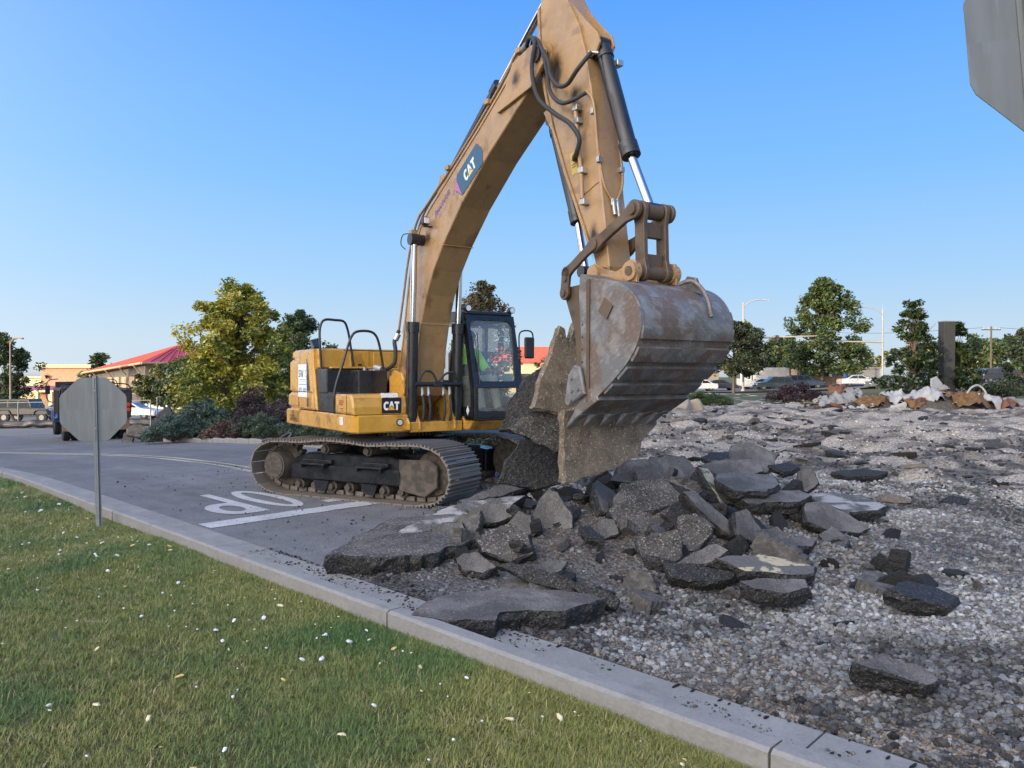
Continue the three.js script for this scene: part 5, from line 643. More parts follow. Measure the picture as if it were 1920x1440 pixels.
// crushed stone, tan crumbs, black crumbs: uncountable
{
  const R = rng(91), m4 = new THREE.Matrix4(), q = new THREE.Quaternion(), e = new THREE.Euler(), col = new THREE.Color();
  M.stone = mat([1, 1, 1], { map: tConc, roughness: .92 });
  const scatter = (n, pick, sizes, cols, label, seed, det) => {
    const list = []; for (let k = 0; k < n; k++) { const p = pick(); if (p) list.push(p); }
    for (let v = 0; v < 2; v++) { const sub = list.filter((_, i) => i % 2 === v), im = new THREE.InstancedMesh(rockGeo(seed + v, det, [1, .62, .8]), M.stone, sub.length); sub.forEach(([x, z, lift = 0, big = 1], i) => { const d = Math.hypot(x, z), s = (sizes[0] + (sizes[1] - sizes[0]) * Math.pow(R(), 3.2)) * big * (1 + sst(8, 30, d) * .6); e.set((R() - .5) * 1.2, R() * 6.28, (R() - .5) * 1.2); q.setFromEuler(e); m4.compose(V(x, (lift || fieldH(x, z)) + s * .15, z), q, V(s * (.8 + R() * .5), s, s)); im.setMatrixAt(i, m4); const c = cols[Math.floor(R() * cols.length)], pc = patch(x, z), b = (.75 + R() * .5) * (c[0] > .15 ? clamp(.15 + .85 * (pc[0] + pc[2]) / .62, .25, 1.2) : 1); col.setRGB(c[0] * b, c[1] * b, c[2] * b); im.setColorAt(i, col); }); stuff('gravel', im, label[v], 'gravel'); }
  };
  const inField = (pw, far, dens) => () => { const w = 4.12 + far * Math.pow(R(), pw), t0 = .06 * w - 1.2, t1 = w < 9 ? tBreak(w) + .3 : w + 1, t = t0 + (t1 - t0) * R(), [x, z] = wt(w, t); return R() < dens(x, z) ? [x, z] : null; };
  scatter(250000, inField(1.5, 11, (x, z) => sst(.30, .58, fbm(x * .8 + 3, z * .8, 4, 0, 181) + .1) * sst(4.2, 6, toW(x, z) + .35) * (1 - .8 * sst(3.2, 4.4, toT(x, z)) * sst(7.5, 5.5, toW(x, z))) * (1 - clamp(mound(x, z) * 2.5, 0, .85)) * (.35 + .65 * sst(-.7, .5, rakeAt(x, z)))), [.004, .038], [[.34, .36, .375], [.43, .45, .46], [.26, .275, .285], [.33, .325, .315], [.17, .173, .176]], ['loose grey crushed stone covering the near lot', 'pale crushed stone mixed over the near lot'], 501, 0);
  scatter(110000, inField(1.6, 12, (x, z) => clamp(sst(.38, .6, fbm(x * .6 + 13, z * .6, 3, 0, 182)) * .6 + mound(x, z) * 2.5 + Math.exp(-Math.pow((toW(x, z) - 4.8) / .5, 2)) * .3, 0, 1) * (1 - .85 * sst(3.2, 4.2, toT(x, z)) * sst(6.4, 5.2, toW(x, z)))), [.005, .022], [[.27, .215, .16], [.36, .30, .235], [.2, .16, .125], [.40, .36, .31]], ['tan stone crumbs and dirt clods over the lot', 'sandy crumbs mixed over the lot'], 511, 0);
  scatter(34000, inField(1.3, 26, (x, z) => sst(.45, .62, fbm(x * .6 + 9, z * 1.0, 4, 0, 64))), [.008, .05], [[.03, .03, .032], [.05, .05, .05], [.08, .075, .07]], ['black asphalt crumbs over the lot', 'black asphalt grit mixed over the lot'], 521, 0);
  scatter(30000, inField(.75, 46, (x, z) => (Math.hypot(x, z) > 11 ? sst(.4, .6, fbm(x * .5, z * .5, 3, 0, 187)) : 0)), [.008, .04], [[.50, .46, .40], [.38, .36, .33], [.26, .23, .2], [.58, .54, .48]], ['loose stone over the far part of the lot', 'pale stone over the far part of the lot'], 531, 0);
  // grit spilled on the gutter pan and on the drive
  scatter(2600, () => { const w = 3.66 + Math.pow(R(), .6) * .45, t = .4 + R() * 7.5, [x, z] = wt(w, t); return fbm(w * 6, t * 2.2, 3, 0, 183) > .47 ? [x, z, H(x, z) + .008] : null; }, [.004, .02], [[.03, .03, .03], [.06, .055, .05], [.3, .28, .25]], ['dark grit spilled on the gutter pan', 'fine grit spilled on the gutter pan'], 541, 0);
  scatter(1500, () => { const w = 4.2 + R() * 6.4, t = tBreak(w) + Math.pow(R(), 2.4) * 8, [x, z] = wt(w, t); return [x, z, H(x, z) + .016, R() < .03 ? 1.6 : 1]; }, [.004, .022], [[.03, .03, .03], [.05, .05, .05], [.3, .29, .27]], ['crumbs of asphalt strewn on the drive', 'fine stone strewn on the drive'], 551, 0);
}
// black rind of asphalt left along the gutter edge
{ const R = rng(95); let root; for (let k = 0; k < 60; k++) { const t = -.6 + k * .12 + R() * .1; if (fbm(t * 1.3, 2, 2, 0, 191) < .42) continue; const [x, z] = wt(4.02 + (R() - .5) * .08, t), g = rockGeo(600 + k, 1, [1.7, .3, .55]); const s = .008 + R() * R() * .022; g.scale(s, s, s); g.rotateY(.785 + (R() - .5) * .4); const o = solo('asphalt_rind', g, M.tar, 'thin black crust of asphalt left on the gutter edge', 'crust', 'asphalt crusts along the gutter', [x, H(x, z) + .015, z]); } }
// foam crumbs and leaf-like chips on the lawn
{
  const R = rng(97), white = mat([.78, .80, .82], { roughness: .8 }), yel = mat([.62, .46, .16], { roughness: .8 }), cream = mat([.70, .62, .38], { roughness: .8 });
  const GW = [0, 1, 2, 3].map((i) => rockGeo(620 + i, 0, [1.25, .7, .8])), GY2 = [0, 1, 2].map((i) => rockGeo(630 + i, 0, [1.6, .4, .8]));
  let nw = 0, ny = 0;
  for (let k = 0; k < 2200 && (nw < 150 || ny < 85); k++) {
    const w = 3.3 - 15 * Math.pow(R(), 1.3), t = .2 + 17 * Math.pow(R(), 1.1), [x, z] = wt(w, t), d = -z; if (z > -2.6 || Math.abs(x) > d * .7 + .2) continue;
    if (fbm(x * .8, z * .8, 2, 0, 193) < .36) continue;
    const y = lawnH(x, z) + .024, isW = R() < .73; if (isW ? nw >= 150 : ny >= 85) continue;
    const s = (isW ? .0075 : .009) + Math.pow(R(), 3) * .018, o = shade(new THREE.Mesh(isW ? GW[k % 4] : GY2[k % 3], isW ? white : k % 2 ? yel : cream)); o.scale.setScalar(s * (1 + sst(5, 12, d) * .3)); o.rotation.set((R() - .5) * .9, R() * 6.28, (R() - .5) * .9); o.position.set(x, y, z); o.name = numbered(isW ? 'foam_crumb' : 'foam_chip'); scene.add(o);
    tag(o, isW ? 'small white foam crumb lying on the lawn' : 'small yellow foam chip lying on the lawn', isW ? 'foam crumb' : 'foam chip', isW ? 'white foam crumbs strewn over the lawn' : 'yellow foam chips strewn over the lawn'); isW ? nw++ : ny++;
  }
}
// ---------- vehicles ----------
Object.assign(M, {
  carGlass: phys([.02, .025, .03], { roughness: .08, clearcoat: .5 }), tyre: mat([.02, .02, .021], { roughness: .9, map: tGrime }), rim: mat([.16, .16, .165], { metalness: .5, roughness: .4 }), redLens: phys([.75, .06, .02], { roughness: .25, clearcoat: 1 }), whiteLens: mat([.7, .7, .7], { roughness: .2 }), dirtTan: mat([.33, .21, .13], { map: tGrime, roughness: .95 }), truckDark: mat([.045, .036, .034], { map: tGrime, roughness: .75 }), blue: phys([.02, .07, .25], { map: tGrime, roughness: .5, clearcoat: .4 }),
});
const paint = (c) => phys(c, { roughness: .4, clearcoat: .8, clearcoatRoughness: .1, map: tGrime });
function wheel(parent, x, z, r, w) { const q = part('wheel', new THREE.LatheGeometry([[r * .5, -w / 2], [r * .93, -w / 2], [r, -w * .3], [r, w * .3], [r * .93, w / 2], [r * .5, w / 2]].map(([a, b]) => new THREE.Vector2(a, b)), 24).rotateX(PI / 2), M.tyre, parent); q.position.set(x, r, z); part('rim', CYL(r * .58, r * .58, V(0, 0, -w * .42), V(0, 0, w * .42), 16), M.rim, q); return q; }
const CARS = {
  sedan: { w: 1.8, b: [[-2.3, .3], [-2.38, .6], [-2.28, .95], [-1.6, 1.0], [1.0, .95], [2.05, .8], [2.32, .62], [2.32, .3]], g: [[-1.75, .98], [-1.0, 1.4], [-.5, 1.45], [.2, 1.45], [1.15, .94]], win: [[[-1.45, 1.0], [-.95, 1.34], [-.35, 1.38], [-.35, 1.0]], [[-.28, 1.0], [-.28, 1.38], [.16, 1.38], [.85, .99]]], wx: [-1.4, 1.4], r: .33 },
  suv: { w: 1.9, b: [[-2.3, .4], [-2.35, .8], [-2.3, 1.08], [1.05, 1.06], [2.1, .95], [2.32, .7], [2.3, .4]], g: [[-2.27, 1.06], [-2.0, 1.66], [-1.4, 1.74], [.2, 1.74], [1.1, 1.05]], win: [[[-2.0, 1.12], [-1.85, 1.6], [-1.2, 1.64], [-1.2, 1.12]], [[-1.1, 1.12], [-1.1, 1.64], [-.35, 1.64], [-.35, 1.12]], [[-.26, 1.12], [-.26, 1.64], [.18, 1.64], [.82, 1.12]]], wx: [-1.42, 1.45], r: .37 },
  pickup: { w: 2.0, b: [[-2.85, .55], [-2.88, 1.18], [-1.0, 1.18], [1.3, 1.17], [2.65, 1.12], [2.88, .8], [2.82, .5]], g: [[-1.0, 1.17], [-.9, 1.8], [-.6, 1.9], [.5, 1.9], [1.4, 1.16]], win: [[[-.85, 1.25], [-.8, 1.76], [-.15, 1.8], [-.15, 1.25]], [[-.06, 1.25], [-.06, 1.8], [.45, 1.8], [1.05, 1.25]]], wx: [-1.85, 1.85], r: .42 },
  jeep: { w: 1.85, b: [[-2.15, .6], [-2.15, 1.17], [.75, 1.17], [1.95, 1.13], [2.12, .95], [2.1, .62]], g: [[-2.12, 1.16], [-2.05, 1.84], [.5, 1.86], [.78, 1.16]], win: [[[-2.0, 1.22], [-1.96, 1.74], [-1.25, 1.74], [-1.25, 1.22]], [[-1.12, 1.22], [-1.12, 1.74], [-.4, 1.74], [-.4, 1.22]], [[-.28, 1.22], [-.28, 1.74], [.36, 1.74], [.56, 1.22]]], wx: [-1.45, 1.5], r: .43 },
};
function car(type, label, c, x, z, turn, y) {
  const d = CARS[type], T = thing(type === 'jeep' ? 'off_roader' : type === 'suv' ? 'sport_utility_car' : type === 'pickup' ? 'pickup_truck' : 'parked_car', label, type === 'pickup' ? 'pickup' : 'car', [x, y ?? H(x, z) + .03, z], turn), m = paint(c), b = part('body', poly(d.b, d.w, .08), m, T), g = part('cabin', poly(d.g, d.w - .22, .05), m, T);
  for (const s of [1, -1]) { for (const w of d.win) part('window', poly(w, .012, 0, s > 0 ? d.w / 2 - .112 : -d.w / 2 + .1), M.carGlass, g); for (const wx of d.wx) { wheel(T, wx, s * (d.w / 2 - .13), d.r, .24); if (type === 'jeep') part('fender_flare', TUBE([[wx - .62, .62, s * .95], [wx - .4, .98, s * .98], [wx, 1.02, s * .98], [wx + .4, .98, s * .98], [wx + .62, .62, s * .95]], .05, 16, 6), M.rubber, T); } part('headlight', BX(.06, .12, .3, d.b[d.b.length - 2][0] - .05, d.b[d.b.length - 2][1] + .06, s * (d.w / 2 - .28)), M.whiteLens, T); part('tail_light', BX(.05, .16, .2, d.b[1][0] + .03, d.b[1][1] + .2, s * (d.w / 2 - .16)), M.redLens, T); part('door_mirror', BX(.1, .13, .18, d.win[d.win.length - 1][3][0], d.win[0][0][1] + .08, s * (d.w / 2 + .07), .03), m, T); }
  const f = d.g, n = f.length; for (const [a, q] of [[f[n - 2], f[n - 1]], [f[1], f[0]]]) { const mx = (a[0] + q[0]) / 2, my = (a[1] + q[1]) / 2, an = Math.atan2(a[1] - q[1], a[0] - q[0]), gg = BOX(Math.hypot(a[0] - q[0], a[1] - q[1]) * .82, .02, d.w - .42); gg.rotateZ(an); gg.translate(mx, my, 0); part('windscreen', gg, M.carGlass, g); }
  if (type === 'jeep') { const s = wheel(T, -2.26, 0, .4, .22); s.rotation.y = PI / 2; s.position.y = 1.05; part('bumper', BX(.2, .16, 1.7, 2.2, .6, 0), M.rubber, T); }
  return T;
}
car('jeep', 'black boxy off-roader behind the fence at the left edge', [.012, .012, .014], -38.3, -61, 0);
car('sedan', 'dark blue car half hidden behind the black off-roader', [.03, .045, .08], -40.2, -70, 0);
car('pickup', 'white pickup truck right of the dump truck', [.72, .74, .76], -34.6, -76, 0);
car('sedan', 'white car in front of the white pickup truck', [.74, .75, .76], -32.6, -66, 0);
const ST = -99;
car('sedan', 'white car on the street right of the bucket', [.7, .72, .74], 24.0, ST, PI); car('sedan', 'dark car behind the trunk of the low dark tree', [.03, .035, .05], 27.6, ST - 3, 0); car('sedan', 'pale car half hidden by the street light pole', [.45, .5, .55], 33.2, ST - 4, PI); car('suv', 'dark teal car left of the box truck', [.02, .04, .05], 32.6, ST + 3, PI);
car('suv', 'dark blue car between the box truck and the tan trailer', [.03, .05, .09], 37.2, ST + 1, 0); car('sedan', 'silver car right of the tall green tree', [.5, .53, .57], 43.6, ST + 2, 0); car('sedan', 'pale car behind the silver car', [.6, .6, .6], 46.4, ST - 5, 0); car('pickup', 'grey pickup truck behind the left of the rubbish heap', [.13, .15, .17], 45.8, ST + 6, PI, .2); car('suv', 'dark car parked on the rise at the right edge', [.02, .022, .03], 60.6, ST + 3, 0); car('suv', 'wine-dark car beside the parked dark car at the right edge', [.06, .02, .02], 66.5, ST - 4, 0);
{ const T = thing('box_truck', 'white box truck in the street traffic', 'truck', [34.6, .03, -107], PI); part('box', BX(5, 2.4, 2.3, -1.1, 1.9, 0, .05), paint([.5, .5, .5]), T); const c = part('cab', BX(1.6, 1.9, 2.1, 2.3, 1.5, 0, .15), paint([.6, .6, .6]), T); part('window', BX(.05, .6, 1.7, 3.11, 1.9, 0), M.carGlass, c); for (const s of [1, -1]) { wheel(T, 2.1, s * .9, .45, .28); wheel(T, -2.3, s * .9, .45, .28); } }
{ const T = thing('cargo_trailer', 'sunlit tan cargo trailer behind the tall green tree', 'trailer', [41.2, .03, -104], 0); part('box', BX(6.2, 2.3, 2.2, 0, 1.75, 0, .05), mat([.5, .34, .24], { map: tGrime }), T); part('door_frame', BX(.06, 2.2, 2.1, 3.1, 1.75, 0, .01), M.zinc, T); for (const s of [1, -1]) { wheel(T, -.6, s * .95, .4, .24); wheel(T, .5, s * .95, .4, .24); } part('drawbar', BX(1.4, .1, .12, -3.6, .5, 0), M.black, T); }
// dump truck, seen from behind
{
  const x = -17.65, z = -32.6, T = thing('dump_truck', 'dark dump truck with a blue cab standing behind the stop sign', 'truck', [x, H(x, z) - .02, z], 2.19);
  part('chassis', [BX(6.0, .22, .8, 2.6, .8, 0), BX(.25, .25, 2.2, .2, .62, 0), BX(.1, .14, 1.9, -.35, .7, 0)], M.black, T);
  const bed = part('dump_bed', [BX(3.6, .1, 2.3, 1.45, 1.12, 0), BX(3.6, 1.0, .08, 1.45, 1.62, 1.16), BX(3.6, 1.0, .08, 1.45, 1.62, -1.16), BX(.1, 1.35, 2.4, 3.3, 1.8, 0)], M.truckDark, T);
  for (let k = 0; k < 6; k++) for (const s of [1, -1]) part('bed_rib', BX(.1, 1.0, .1, .0 + k * .62, 1.6, s * 1.24), M.truckDark, bed);
  for (const s of [1, -1]) part('top_rail', BX(3.7, .12, .16, 1.45, 2.16, s * 1.2), M.truckDark, bed);
  part('tarp_bar', [TUBE([[-.3, 1.2, 1.3], [-.3, 2.2, 1.3], [-.25, 2.36, 1.2], [-.2, 2.38, 0], [-.25, 2.36, -1.2], [-.3, 2.2, -1.3], [.6, 1.0, -1.3]], .03, 40, 6)], M.black, bed);
  const tg = part('tailgate', [BX(.1, .95, 2.25, -.4, 1.62, 0), BX(.12, .1, 2.4, -.42, 2.1, 0), BX(.12, .12, 2.4, -.42, 1.2, 0)], M.truckDark, T); for (const s of [-.7, 0, .7]) part('tailgate_rib', BX(.07, .8, .1, -.47, 1.62, s), M.truckDark, tg);
  for (const s of [1, -1]) { part('corner_post', BX(.2, 1.2, .22, -.38, 1.56, s * 1.18, .02), M.truckDark, T); for (const y of [1.52, 1.3]) part('tail_light', CYL(.085, .085, V(-.5, y, s * 1.17), V(-.47, y, s * 1.17), 18), M.redLens, T); part('mud_flap', BX(.04, .62, .66, -.3, .75, s * .92, .01), M.dirtTan, T); for (const q of [.72, 1.05]) wheel(T, .55, s * q, .52, .27); wheel(T, 4.6, s * 1.02, .52, .3); part('fender', [TUBE([[4.0, .75, s * 1.05], [4.15, 1.1, s * 1.05], [4.6, 1.22, s * 1.05], [5.05, 1.1, s * 1.05], [5.25, .75, s * 1.05]], .17, 20, 8), BX(.1, .5, .34, 3.98, .86, s * 1.06, .03)], M.blue, T); part('mirror', [TUBE([[4.3, 1.5, s * 1.0], [4.3, 1.6, s * 1.4], [4.3, 2.5, s * 1.4], [4.3, 2.6, s * 1.0]], .025, 20, 6), BX(.06, .4, .2, 4.3, 2.1, s * 1.42)], M.black, T); }
  const cab = part('cab', [BX(1.4, 1.4, 1.9, 4.3, 1.7, 0, .12), BX(1.3, .75, 1.7, 5.4, 1.3, 0, .14)], M.blue, T); part('rear_window', BX(.04, .45, 1.2, 3.6, 2.1, 0), M.carGlass, cab); part('roof_cap', BX(.7, .12, 1.5, 3.8, 2.42, 0, .05), M.truckDark, cab);
  part('load', [...Array.from({ length: 26 }, (_, i) => { const g = rockGeo(700 + i, 1, [1, .6, .8]), s = .18 + hash(i, 1, 7) * .22; g.scale(s, s, s); g.translate(.1 + hash(i, 2, 7) * 2.9, 1.98 + hash(i, 4, 7) * .2, (hash(i, 3, 7) - .5) * 1.9); return g; })], M.tar, T).userData.kind = 'stuff';
}
// ---------- signs, poles ----------
M.alu = mat([.19, .205, .215], { metalness: .35, roughness: .6, map: tex(512, (u, v) => { const a = fbm(u * 26, v * 3, 4, 0, 251), b = fbm(u * 5, v * 5, 4, 5, 252), sc = sst(.8, .9, vn(u * 60, v * 7, 0, 253)); const k = .82 + (a - .5) * .3 + (b - .5) * .16 + sc * .1; return [k * .97, k, k * 1.02]; }, { srgb: true, rep: .9 }) }); M.galv = mat([.22, .245, .26], { metalness: .4, roughness: .6, map: tGrime });
M.poleGrey = mat([.33, .31, .285], { roughness: .6 });
function octSign(name, label, x, z, size, yc, top, turn, roll, offs, y0) {
  const T = thing(name, label, 'sign', [x, y0, z], turn); T.rotation.z = roll; const R = size / 2 / Math.cos(PI / 8), pts = []; for (let k = 0; k < 8; k++) { const a = PI / 8 + k * PI / 4; for (const e of [-.05, .05]) pts.push([R * Math.cos(a + e), R * Math.sin(a + e)]); }
  const g = poly(pts, .004, .001); g.translate(offs, yc - y0, -.03); const p = part('sign_plate', g, M.alu, T, 'bare grey back of an octagonal sign');
  const f = poly(pts.map(([a, b]) => [a * .985, b * .985]), .001, 0); f.translate(offs, yc - y0, -.034); part('sign_face', f, mat([.5, .02, .02], { roughness: .5 }), p);
  const hol = []; for (let y = .06; y < top - .04; y += .0254 * 1) hol.push(ell(0, y, .0085, .0085, 0, 2 * PI - .01, 6));
  part('post', [holed([[-.016, -.3], [.016, -.3], [.016, top], [-.016, top]], hol, .003), ...[-1, 1].flatMap((s) => [BOX(.003, top + .3, .024, s * .0175, top / 2 - .15, -.013), BOX(.02, top + .3, .003, s * .028, top / 2 - .15, -.0255)])].map((q) => q), M.galv, T);
  for (const dy of [size * .3, -size * .3]) part('bolt', CYL(.008, .008, V(0, yc - y0 + dy, 0), V(0, yc - y0 + dy, .008), 6), M.zinc, T); return T;
}
octSign('stop_sign', 'octagonal sign on a perforated post at the left, seen from behind', -5.23, -9.7, .79, 1.485, 1.86, .12, .018, -.035, .05);
octSign('stop_sign', 'corner of an octagonal sign jutting in at the upper right edge', 2.045, -2.6, .76, 3.08, 3.6, -.1, .088, .18, .03);
function lampPole(name, label, x, z, h, arm, m, y) { const T = thing(name, label, 'street light', [x, y ?? H(x, z), z]); part('pole', [CYL(h * .014, h * .008, V(0, 0, 0), V(0, h, 0), 14), CYL(h * .024, h * .024, V(0, 0, 0), V(0, .25, 0), 14)], m, T); part('arm', TUBE([[0, h * .94, 0], [arm * .25, h * 1.0, 0], [arm * .6, h * 1.03, 0], [arm, h * 1.035, 0]], .06, 16, 8), m, T); const l = part('lamp_head', BX(.7, .14, .28, arm + Math.sign(arm) * .3, h * 1.03, 0, .05), m, T); part('lamp_lens', BX(.4, .03, .2, arm + Math.sign(arm) * .35, h * 1.03 - .08, 0, .01), M.whiteLens, l); return T; }
function signalHead(T, x, y, z) { const s = part('signal_head', BX(.34, 1.05, .26, x, y, z, .04), mat([.015, .015, .015], { roughness: .6 }), T); [[.33, [.3, .02, .02]], [0, [.2, .13, .02]], [-.33, [.02, .12, .08]]].forEach(([dy, c]) => part('signal_lens', CYL(.12, .12, V(x, y + dy, z + .12), V(x, y + dy, z + .15), 16), mat(c, { roughness: .3 }), s)); }
{
  const T = lampPole('signal_pole', 'street light pole with a signal mast arm, left of the tall green tree', 29.3, -97.5, 11.2, 2.6, M.poleGrey); part('mast_arm', CYL(.14, .07, V(0, 6.7, 0), V(9.5, 7.0, 0), 12), M.poleGrey, T); signalHead(T, 4.2, 6.55, .25);
  const U = lampPole('signal_pole', 'street light pole with a signal mast arm, right of the tall green tree', 47.2, -98, 10.4, -3.2, M.poleGrey, 0); part('mast_arm', CYL(.14, .07, V(0, 6.3, 0), V(-9.0, 6.4, 0), 12), M.poleGrey, U); part('finial', CYL(.04, .01, V(0, 10.4, 0), V(0, 11.1, 0), 8), M.poleGrey, U); signalHead(U, -6.8, 6.2, .25);
  lampPole('lamp_post', 'brown lamp post in front of the left tree', -47.6, -73, 7.3, .6, mat([.26, .19, .14], { roughness: .7 }));
  const P = thing('utility_pole', 'wooden utility pole with a cross-arm at the right', 'pole', [71.6, 1.0, -115]); part('pole', CYL(.17, .12, V(0, 0, 0), V(0, 8.4, 0), 10), M.bark, P); part('cross_arm', BX(2.9, .16, .12, 0, 7.9, 0), M.bark, P); for (const q of [-1.2, -.4, .6, 1.2]) part('insulator', CYL(.05, .03, V(q, 8.0, 0), V(q, 8.2, 0), 8), M.zinc, P);
  for (const [s, l] of [[-1.2, 'left overhead wire running to the utility pole'], [1.2, 'right overhead wire running from the utility pole']]) solo('overhead_wire', TUBE([[71.6 + s, 9.2, -115], [71.6 + s + Math.sign(s) * 14, 8.5, -117], [71.6 + s + Math.sign(s) * 28, 8.9, -119]], .025, 16, 5), M.black, l, 'wire');
  const Q = thing('lamp_post', 'thin dark lamp post behind the grey building', 'street light', [53.5, .2, -120]); part('pole', CYL(.09, .06, V(0, 0, 0), V(0, 6.2, 0), 8), M.black, Q); part('lamp_head', BX(.5, .12, .25, 0, 6.2, 0), M.black, Q);
  const Z = thing('lamp_post', 'thin grey lamp post left of the utility pole', 'street light', [63.6, .9, -115]); part('pole', CYL(.09, .06, V(0, 0, 0), V(0, 5.6, 0), 8), M.poleGrey, Z); part('lamp_head', BX(.6, .12, .25, -.2, 5.6, 0), M.poleGrey, Z);
  const W = thing('security_light', 'cream lamp head on a bracket above the dark open-branched tree', 'street light', [30.4, 0, -58]); part('pole', CYL(.2, .16, V(0, 0, 0), V(0, 5.2, 0), 10), mat([.5, .4, .28], {}), W); part('pedestal', BX(.8, .7, .6, -.1, 4.6, 0, .04), mat([.5, .4, .28], {}), W); part('lamp_head', BX(.5, .4, .4, .2, 6.3, 0, .08), mat([.55, .45, .32], {}), W); part('bracket', [CYL(.04, .04, V(.2, 5.2, 0), V(.2, 6.2, 0), 8), CYL(.03, .03, V(.7, 5.0, 0), V(1.5, 5.9, 0), 8)], M.poleGrey, W);
  const K = thing('sign_pylon', 'square column with shade put into its dark colour between the two dark trees', 'column', [32.2, 0, -57]); part('column', BX(.84, 5.9, .8, 0, 2.95, 0, .03), mat([.028, .031, .031], { map: tConc, roughness: .8 }), K); part('cap', BX(.9, .1, .86, 0, 5.95, 0, .02), mat([.1, .1, .1], { roughness: .7 }), K);  // column colour darkened to carry the shade it stands in
}
// ---------- buildings ----------
const wallPoly = (pts, y0s, y1s) => {   // vertical closed wall ring: footprint pts [x, z], heights per corner
  const p = [], n = pts.length; for (let i = 0; i < n; i++) { const j = (i + 1) % n, A = [pts[i][0], y0s, pts[i][1]], B = [pts[j][0], y0s, pts[j][1]], C = [pts[j][0], y1s[j], pts[j][1]], D = [pts[i][0], y1s[i], pts[i][1]]; p.push(...A, ...B, ...C, ...A, ...C, ...D); } const g = new THREE.BufferGeometry(); g.setAttribute('position', new THREE.Float32BufferAttribute(p, 3)); g.computeVertexNormals(); return boxUV(g);
};
const tri = (list) => { const g = new THREE.BufferGeometry(); g.setAttribute('position', new THREE.Float32BufferAttribute(list.flat(), 3)); g.computeVertexNormals(); return boxUV(g); };
{
  // red-roofed building
  const B = thing('red_roof_building', 'grey-brown building with a red hipped metal roof behind the dump truck', 'building', [-38.2, -2.6, -80]);
  const K = [0, 0], L = [-16.2, -20], Rr = [6.5, -10], Bk = [-8, -30], eK = 6.0, eL = 5.2, eR = 6.2, pk = [-2.6, 8.55, -15], pk2 = [-9, 7.4, -21];
  const shadedWallM = mat([.135, .125, .12], { map: tConc, roughness: .9 }), tan = mat([.55, .36, .22], { map: tConc, roughness: .9 }), sunlitRoofM = mat([.5, .055, .015], { roughness: .8 }), shadedRoofM = mat([.36, .035, .045], { roughness: .7 });  // wall darkened for shade; one roof red split into sunlit and shaded
  part('wall', wallPoly([K, L, Bk, Rr], -.2, [eK, eL, eL, eR]), shadedWallM, B); part('end_wall', wallPoly([[.05, .03], [6.5, -9.97], [6.45, -10.02], [.0, -.02]], 3.2, [eK, eR, eR, eK]), tan, B);  // end wall painted in the pale tan as the sunlit side
  const o = (p, y) => [p[0], y, p[1]], ov = (p, k) => [p[0] * 1 + k[0], p[1] + k[1]], K2 = ov(K, [.3, 1.3]), L2 = ov(L, [-1.3, .3]), R2 = ov(Rr, [1.6, .3]), B2 = ov(Bk, [-.5, -1]);
  const P1 = pk, up = (p, y) => [p[0], y, p[1]];
  const rf = part('roof', tri([up(L2, eL - .1), up(K2, eK), P1, up(L2, eL - .1), P1, pk2, up(L2, eL - .1), pk2, up(B2, eL), pk2, P1, up(B2, eL), up(B2, eL), P1, up(R2, eR)]), sunlitRoofM, B); part('hip_end', tri([up(K2, eK + .005), up(R2, eR + .005), [P1[0], P1[1] + .005, P1[2]]]), shadedRoofM, B);
  for (let k = 1; k < 14; k++) { const f = k / 14, a = V(...up(K2, eK + .03)).lerp(V(...up(R2, eR + .03)), f), b = V(P1[0], P1[1] + .03, P1[2]); part('roof_seam', CYL(.05, .05, a, a.clone().lerp(b, Math.min(.92, 1 - Math.abs(f - .42) * .9)), 4), shadedRoofM, rf); }
  for (const [a, b, ya, yb] of [[K2, L2, eK - .12, eL - .22], [K2, R2, eK - .12, eR - .12]]) { part('fascia', CYL(.14, .14, V(a[0], ya, a[1]), V(b[0], yb, b[1]), 6), tan, B); }
  part('soffit', tri([up(K2, eK - .25), up(L2, eL - .35), up(L, eL - .35), up(K2, eK - .25), up(L, eL - .35), up(K, eK - .25), up(K2, eK - .25), up(K, eK - .25), up(R2, eR - .25), up(R2, eR - .25), up(K, eK - .25), up(Rr, eR - .25)]), shadedWallM, B);
  for (const f of [.08, .2, .34, .48, .62, .76]) { const x = L[0] * f, z = L[1] * f, yy = lerp(3.05, 2.8, f), an = -Math.atan2(L[1], L[0]); const W = part('window', xf(BX(2.2, 1.5, .08, 0, 0, 0, .01), new THREE.Matrix4().makeRotationY(an).setPosition(x - .03, yy + .75, z + .05)), tan, B); for (let q = 0; q < 4; q++) part('pane', xf(BOX(.46, 1.3, .02, -.79 + q * .527, 0, .05), new THREE.Matrix4().makeRotationY(an).setPosition(x - .03, yy + .75, z + .05)), M.carGlass, W); }
  part('plinth', wallPoly([[.06, .06], [-16.2, -19.9], [-16.1, -20], [.05, -.05]], -.2, [2.5, 2.4, 2.4, 2.5]), mat([.2, .175, .16], { map: tConc }), B);
  part('belt_course', CYL(.1, .1, V(.1, 2.62, .1), V(-16.1, 2.5, -19.9), 6), tan, B);
  for (const f of [.03, .27, .55, .83]) part('eave_bracket', CYL(.07, .07, V(L[0] * f - .2, lerp(eK, eL, f) - 1.1, L[1] * f + .15), V(L[0] * f - .6, lerp(eK, eL, f) - .3, L[1] * f + .85), 6), tan, B);
}
